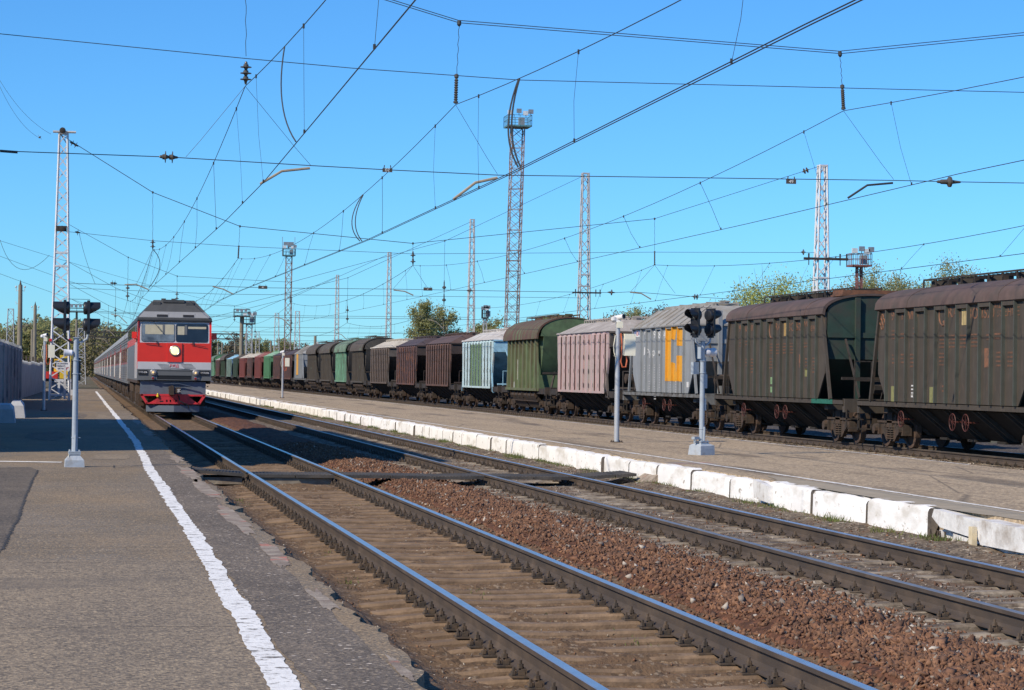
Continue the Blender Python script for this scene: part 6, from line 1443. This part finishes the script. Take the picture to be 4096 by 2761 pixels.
# stop sign on the lattice mast
t = thing('stop_sign', 'white sign with red tick reading the first coach stops here, on the white lattice mast', 'sign', tuple(at(253, 1466, Y2 - .85)))
MB().box(-.36, .36, -.012, .012, -.23, .23).build('sign_panel', SWH, t, smooth=0)
DK = M('dark_lettering', (.05, .05, .06), .6)
for i, s_ in enumerate(('ОСТАНОВКА', 'ПЕРВОГО', 'ВАГОНА')): letters(s_, .115, DK, t, (-.04 if i == 0 else -.11, -.018, .145 - .135*i), '-y', .82)
b = MB(); b.add([(.10, -.017, -.19), (.17, -.017, -.19), (.26, -.017, -.05), (.20, -.017, -.05)], [(0, 1, 2, 3)]); b.add([(.20, -.017, -.05), (.30, -.017, -.05), (.30, -.017, -.085), (.2, -.017, -.085)], [(0, 1, 2, 3)]); b.build('red_tick', M('sign_red', (.62, .03, .03), .6), t, smooth=0)
t = thing('sign_bracket', 'bracket post under the white stop sign', 'post', tuple(at(258, 1597, Y2 - .83))); MB().box(-.06, .06, -.05, .05, 0, 1.75).build('post', MWHITE, t, smooth=0)

FENC = M('blue_grey_concrete_fence', (.36, .365, .36), .85, var=.12, scale=2, col2=(.14, .15, .165), s2=1.5, thr=.6)
FENW = M('pale_corrugated_sheet', (.52, .52, .50), .7, var=.12, scale=2, col2=(.38, .37, .34), s2=1.2, thr=.6)
for i in range(9):
    y0 = 79 + i*5.1; t = thing('fence_panel', 'blue grey concrete fence panel with upright ribs beside the near platform', 'fence', (-3.32, y0, ZL - .1), group='concrete fence panels along the platform')
    h = 2.85; b = MB(); b.box(-.06, .06, 0, 5.0, .1, h - .1)
    for k in range(10): b.box(.06, .13, .15 + .5*k, .36 + .5*k, .1, h - .1)
    b.box(-.07, .14, 0, 5.0, h - .15, h); b.box(-.07, .15, 0, 5.0, 0, .25); b.build('panel', FENC, t, smooth=0)
    MB().box(-.13, .20, -.1, .09, 0, h + .12).build('post', FENC, t, smooth=0)
for x0, x1, y, lab in ((-2.75, -2.02, 71.6, 'whitewashed concrete fence foot nearest the signal, in shadow'), (-2.45, -1.90, 79.2, 'second concrete fence foot just beyond the nearest one, in shadow')):
    t = thing('concrete_block', lab, 'concrete block', ((x0+x1)/2, y, ZL)); w_ = (x1-x0)/2
    MB().add([(-w_, -.3, 0), (w_, -.3, 0), (w_, .9, 0), (-w_, .9, 0), (-w_+.03, -.25, .42), (w_-.06, -.25, .42), (w_-.06, .85, .5), (-w_+.03, .85, .5), (-w_+.12, -.15, .56), (w_-.16, -.15, .56), (w_-.16, .75, .6), (-w_+.12, .75, .6)],
             [(0,1,5,4), (1,2,6,5), (2,3,7,6), (3,0,4,7), (4,5,9,8), (5,6,10,9), (6,7,11,10), (7,4,8,11), (8,9,10,11), (0,3,2,1)]).build('block', M('pale_foot_concrete', (.42, .43, .45), .85, var=.1, bump=.3), t, smooth=0)
for i in range(8):
    y0 = 128.5 + i*6.2; x0 = -3.45 + .072*i*1.0; t = thing('sheet_fence', 'pale corrugated sheet fence section beyond the concrete fence', 'fence', (x0, y0, ZL - .25), R(-1.0), group='corrugated sheet fence sections')
    b = MB(); n = 22; hh = 2.35 - .04*(i % 3)
    for k in range(n + 1):
        y = 6.1*k/n; tp = hh + (.10 if k % 5 == 0 else 0); b.v += [(0, y, 0), (0, y, tp), (0, y+.14, 0), (0, y+.14, tp), (-.11, y+.155, 0), (-.11, y+.155, tp), (-.11, y+.27, 0), (-.11, y+.27, tp)]
    n = (n + 1)*4 - 1
    for k in range(n): b.f.append([k*2, k*2+2, k*2+3, k*2+1]); b.m.append(0)
    o = b.build('sheet', FENW, t, smooth=0); MB().box(-.12, -.02, 0, .1, 0, 2.75).build('post', RUST, t, smooth=0)
# maintenance machine far along the left edge
t = thing('track_machine', 'small red and yellow track machine parked far beyond the platform', 'rail vehicle', tuple(at(222, 1545, 235)[:2]) + (0,)); YLW = M('machine_yellow', (.65, .42, .02), .5); 
MB().box(-1.9, .2, 0, 5, .9, 1.6).build('chassis', M('machine_red', (.55, .03, .02), .5), t, smooth=0); b = MB(); b.box(.4, 1.5, 0, 5, .9, 3.3); b.box(-.2, .4, 1, 5, 1.6, 2.9); cb = b.build('cab', YLW, t, smooth=0); MB().box(-.15, .35, .98, 1.0, 2.1, 2.75).build('window', CWN, cb, smooth=0); MB().box(.6, 1.35, -.02, 0, 2.2, 3.0).build('window', CWN, cb, smooth=0)
b = MB()
for q in (1, 4):
    for s in (-1.2, .8): b.lathe((s, q, .45), (s+1, q, .45), [(0, .2), (0, .45), (.12, .45), (.12, .2)], 12)
b.box(-1.8, 1.3, .2, 4.8, .6, .9); b.build('wheelset', DARK, t, smooth=0)
for lab, sx, Y in (('pair of low white marker posts with caps behind the lattice mast foot, left one', 236, 150), ('low white marker post with a cap right of the lattice mast foot', 287, 150)):
    t = thing('marker_post', lab, 'post', (at(sx, 1500, Y).x, Y, ZL)); b = MB(); b.box(-.07, .07, -.07, .07, 0, .85); b.box(-.28, .28, -.1, .1, .85, 1.05); b.build('post', MWHITE, t, smooth=0)
t = thing('equipment_cabinet', 'grey equipment cabinet behind the foot of the white mast', 'cabinet', (at(255, 1560, 165).x, 165, ZL)); b = MB(); b.box(-.9, .9, 0, .8, 0, .75); b.box(-.95, .95, -.05, .85, .75, .82); b.build('cabinet_body', M('cabinet_grey', (.24, .28, .33), .6), t, smooth=0)

# station building left of the frame: its long shadow lies over the platform and the tracks
BW = M('station_plaster', (.42, .36, .26), .9, var=.1, scale=.6); t = thing('station_building', 'plastered three-storey station building whose shadow crosses the platform', 'building', (-4.6, 44.6, ZL - .1))
b = MB(); b.box(-10, 0, 0, 26.0, 0, 11.3); wl = b.build('wall', BW, t, smooth=0)
b = MB(); b.box(-10.3, .30, -.3, 26.3, 11.3, 11.75); rf_ = b.build('roof', M('sheet_roof', (.16, .15, .15), .6), t, smooth=0); MB().box(-4, -3, 8, 9.2, 11.75, 12.4).build('chimney', BW, rf_, smooth=0)
for fl in range(3):
    for k in range(7):
        y = 1.6 + 3.6*k
        w_ = MB().box(-.02, .06, y, y+1.5, 1.0+3.5*fl, 3.0+3.5*fl).build('window', MWHITE, t, smooth=0); MB().box(.06, .065, y+.1, y+1.4, 1.1+3.5*fl, 2.9+3.5*fl).build('pane', CWN, w_, smooth=0)

# ================================================================== trees
BARK = M('grey_brown_bark', (.14, .115, .09), .9, var=.3, scale=2); BIRCH = M('birch_bark', (.55, .52, .47), .8, var=.2, scale=2, col2=(.10, .09, .08), s2=4, thr=.62, stretch=(1, 1, 4))
def leafm(n, c, c2, tr=.35):
    m = M(n, c, .75, var=.35, scale=.9, col2=c2, s2=.35, thr=.5, soft=.2, spec=.2, world=False); nt = m.node_tree; N = nt.nodes; b = N['Principled BSDF']
    tl = N.new('ShaderNodeBsdfTranslucent'); mx = N.new('ShaderNodeMixShader'); mx.inputs[0].default_value = tr
    src = b.inputs['Base Color'].links[0].from_socket; nt.links.new(src, tl.inputs['Color']); nt.links.new(b.outputs[0], mx.inputs[1]); nt.links.new(tl.outputs[0], mx.inputs[2]); nt.links.new(mx.outputs[0], N['Material Output'].inputs['Surface'])
    return m
LF = {'olive': leafm('olive_spring_leaf', (.41, .40, .17), (.31, .305, .135), .5), 'lime': leafm('lime_spring_leaf', (.48, .50, .13), (.33, .35, .10)), 'grey': leafm('grey_brown_twig', (.26, .215, .165), (.20, .185, .11)),
      'dark': leafm('dark_green_leaf', (.055, .075, .035), (.035, .05, .025)), 'brown': leafm('red_brown_bud', (.20, .135, .095), (.14, .105, .07))}
def tree_arrays(rng, h, spread, nl, leaf, droop=.0, trunk_f=.3, nlimb=60):
    limbs = []; pos = []; zc = h*.62; per = max(4, nl//nlimb)
    for k in range(nlimb):
        u = rng.normal(size=3); u /= np.linalg.norm(u); r = rng.uniform(.35, 1)**.6*rng.uniform(.85, 1.12)
        c = np.array([u[0]*spread*r, u[1]*spread*r, zc + u[2]*r*(h - zc)*(1.0 if u[2] > 0 else 1.25)])
        f = min(.95, max(trunk_f, (c[2]/h)*.62)); p0 = np.array([0, 0, f*h]); p1 = (p0 + c)/2 + np.array([0, 0, .06*h]); limbs.append((p0, p1, c, f))
        m = int(per*rng.uniform(.5, 1.6)); q = c + rng.normal(size=(m, 3))*spread*np.array([.15, .15, .12])
        q[:, 2] -= droop*rng.random(m)**1.5*spread*.45; t = rng.random(m) < .25; q[t] = (p1 + (c - p1)*rng.random((m, 1)) + rng.normal(size=(m, 3))*.05*spread)[t]; pos.append(q)
    return limbs, np.concatenate(pos)
def leaf_mesh(rng, pos, leaf):
    m = len(pos); s = rng.uniform(.5, 1.2, m)*leaf; u = rng.normal(size=(m, 3)); u /= np.linalg.norm(u, axis=1)[:, None]; v = rng.normal(size=(m, 3)); v -= (v*u).sum(1)[:, None]*u; v /= np.linalg.norm(v, axis=1)[:, None]
    u *= s[:, None]; v *= s[:, None]*.7; V = np.stack([pos-u, pos+v*.6, pos+u, pos-v], 1).reshape(-1, 3); return V, np.arange(m*4).reshape(-1, 4)
def tree(name, label, x, y, z, h, spread, nl, leaf, lm, bark=BARK, droop=0., tf=.3, nlimb=60, seed=0, cat='tree', group='trees behind the freight train'):
    rng = np.random.default_rng(seed + 100); limbs, pos = tree_arrays(rng, h, spread, nl, leaf, droop, tf, nlimb)
    t = thing(name, label, cat, (x, y, z), group=group); b = MB(); r0 = h*.016
    b.tube([(0, 0, 0), (.02*h*rng.normal(), 0, h*.4), (.02*h*rng.normal(), 0, h*.93)], [r0*1.2, r0*.8, r0*.15], 8)
    for p0, p1, p2, f in limbs:
        b.tube([p0, p1, p2], [r0*.34*(1.15-f), r0*.2*(1.15-f), r0*.06], 4, cap=False)
        for k in range(4):
            tt = rng.uniform(.4, 1); c = p0*(1-tt)**2 + p1*2*tt*(1-tt) + p2*tt**2; e = c + rng.normal(size=3)*spread*.22 + np.array([0, 0, .1*spread]); b.tube([c, e], [r0*.12, r0*.04], 4, cap=False)
    b.build('trunk', bark, t, smooth=60)
    V, Fq = leaf_mesh(rng, pos, leaf); raw('crown', V, Fq, LF[lm], t); return t
def trees_at(items):
    for nm, lab, sx, top, Y, wpx, lm, bark, nl, dr, tf, sd in items:
        p = at(sx, top, Y); sc_ = Y*1.02/F; tree(nm, lab, p.x, Y, -.5, p.z + .5, wpx*sc_*.60, nl*2, .00052*Y, lm, bark, dr, tf, seed=sd)
trees_at([
 ('birch_tree', 'large twin-crowned birch with fresh olive leaves behind the brown hoppers, left crown', 1690, 1205, 300, 125, 'olive', BIRCH, 6500, .9, .25, 1),
 ('birch_tree', 'large twin-crowned birch with fresh olive leaves behind the brown hoppers, right crown', 1778, 1212, 304, 130, 'olive', BIRCH, 6500, .9, .25, 2),
 ('shrubby_tree', 'small olive tree showing between the lattice mast and the tall tower', 1965, 1275, 340, 160, 'olive', BARK, 6000, .2, .3, 3),
 ('bare_tree', 'nearly bare grey tree behind the pink hopper roof', 2425, 1226, 300, 150, 'grey', BARK, 1200, .1, .3, 4),
 ('shrubby_tree', 'rounded olive tree behind the grey wagon roof', 2528, 1222, 290, 170, 'olive', BARK, 6000, .2, .3, 5),
 ('shrubby_tree', 'brownish budding tree at the left of the grey wagon roof walkway', 2632, 1206, 280, 150, 'brown', BARK, 4500, .1, .3, 6),
 ('leafing_tree', 'bright lime green spring tree left of the white mast', 3105, 1095, 230, 390, 'lime', BARK, 8000, .1, .3, 7),
 ('bare_tree', 'thin grey tree left of the lime green one', 2960, 1180, 260, 190, 'grey', BARK, 2500, .1, .3, 8),
 ('shrubby_tree', 'low grey tree at the right end of the grey wagon roof', 2890, 1205, 270, 200, 'grey', BARK, 3500, .1, .3, 9),
 ('birch_tree', 'drooping birch just left of the red floodlight tower', 3375, 1118, 300, 240, 'olive', BIRCH, 8000, .7, .25, 10),
 ('birch_tree', 'drooping birch just right of the red floodlight tower', 3500, 1078, 300, 260, 'olive', BIRCH, 9000, .9, .25, 11),
 ('birch_tree', 'drooping birch above the roof of the last dark brown wagon', 3590, 1085, 305, 250, 'olive', BIRCH, 8500, .9, .25, 12),
 ('birch_tree', 'broad birch over the nearest wagon roof, left part of the clump', 3740, 1085, 310, 320, 'olive', BIRCH, 10000, .6, .25, 13),
 ('birch_tree', 'broad birch over the nearest wagon roof, highest of the clump', 3845, 1060, 310, 300, 'olive', BIRCH, 10000, .6, .25, 14),
 ('birch_tree', 'low birch at the right end of the clump over the nearest wagon', 3960, 1085, 312, 270, 'olive', BIRCH, 8000, .6, .25, 15),
 ('birch_tree', 'thin tree between the red floodlight tower birches and the white mast', 3280, 1150, 310, 210, 'olive', BIRCH, 4500, .5, .25, 16)])
k = 0
for sx, top, lm in ((850, 1352, 'dark'), (872, 1345, 'olive'), (905, 1362, 'grey'), (938, 1330, 'grey'), (962, 1350, 'grey'), (985, 1338, 'olive'), (1015, 1340, 'olive'), (1046, 1345, 'olive'), (1072, 1352, 'olive'), (1120, 1348, 'olive'), (1150, 1352, 'olive'), (1178, 1362, 'olive'), (1215, 1378, 'grey'), (1242, 1372, 'olive')):
    p = at(sx, top, 640); tree('yard_tree', 'distant %s tree, %s from the locomotive in the far row' % ({'dark': 'dark evergreen', 'olive': 'olive leafing', 'grey': 'grey leafless'}[lm], ['first', 'second', 'third', 'fourth', 'fifth', 'sixth', 'seventh', 'eighth', 'ninth', 'tenth', 'eleventh', 'twelfth', 'thirteenth', 'fourteenth'][k]), p.x, 640 + 6*(k % 3), -.5, p.z + .5, 2.9, 2200 if lm != 'grey' else 1500, .30, lm, BARK, .1, .12, 40, seed=40+k, group='row of distant trees in the yard'); k += 1
# small white-roofed shed among them
p = at(1270, 1385, 560); t = thing('yard_shed', 'small pale shed roof between far trees and wagons', 'shed', (p.x, 560, -.5)); MB().box(-4, 4, 0, 6, 0, 4).build('wall', BW, t, smooth=0); MB().prism([(-4.4, 3.9), (4.4, 3.9), (0, p.z + 1.6)], 'y', -.3, 6.3).build('roof', FENW, t, smooth=0)
# wooded rise at the far left: one mass
rng = np.random.default_rng(5); V_ = []; 
prof = [(-120, 1330), (0, 1312), (60, 1310), (120, 1300), (180, 1285), (240, 1300), (300, 1285), (350, 1290), (400, 1308), (450, 1320), (520, 1330), (620, 1345), (760, 1360)]
for k in range(330):
    sx = rng.uniform(-200, 800); Y = rng.uniform(640, 800); top = np.interp(sx, [q[0] for q in prof], [q[1] for q in prof]) + abs(rng.normal(0, 16)) + (30 if k % 4 == 0 else 0)
    p = at(sx, top, Y); h = p.z + 1; 
    if h < 3: continue
    m = 420; lay = rng.random(m)**.7; rad = 2.9*np.sqrt(np.clip(1 - (lay*1.02 - .25)**2*1.2, .05, 1)); nc = 16; cl = rng.normal(size=(nc, 3))*np.array([1.6, 1.6, 1.2]); ci = rng.integers(0, nc, m)
    q = np.stack([p.x + rng.normal(0, .45, m)*rad*.6, Y + rng.normal(0, .45, m)*rad*.6, lay*h - .5], 1) + cl[ci]*.7; V_.append(q)
V, Fq = leaf_mesh(rng, np.concatenate(V_), .48); tag(raw('far_wood', V, Fq, [LF['olive'], LF['grey'], LF['dark']], midx=np.repeat(rng.choice(3, len(V_), p=[.52, .36, .12]), 420)), 'olive brown spring wood covering the rise far beyond the passenger train', 'wood', kind='stuff')
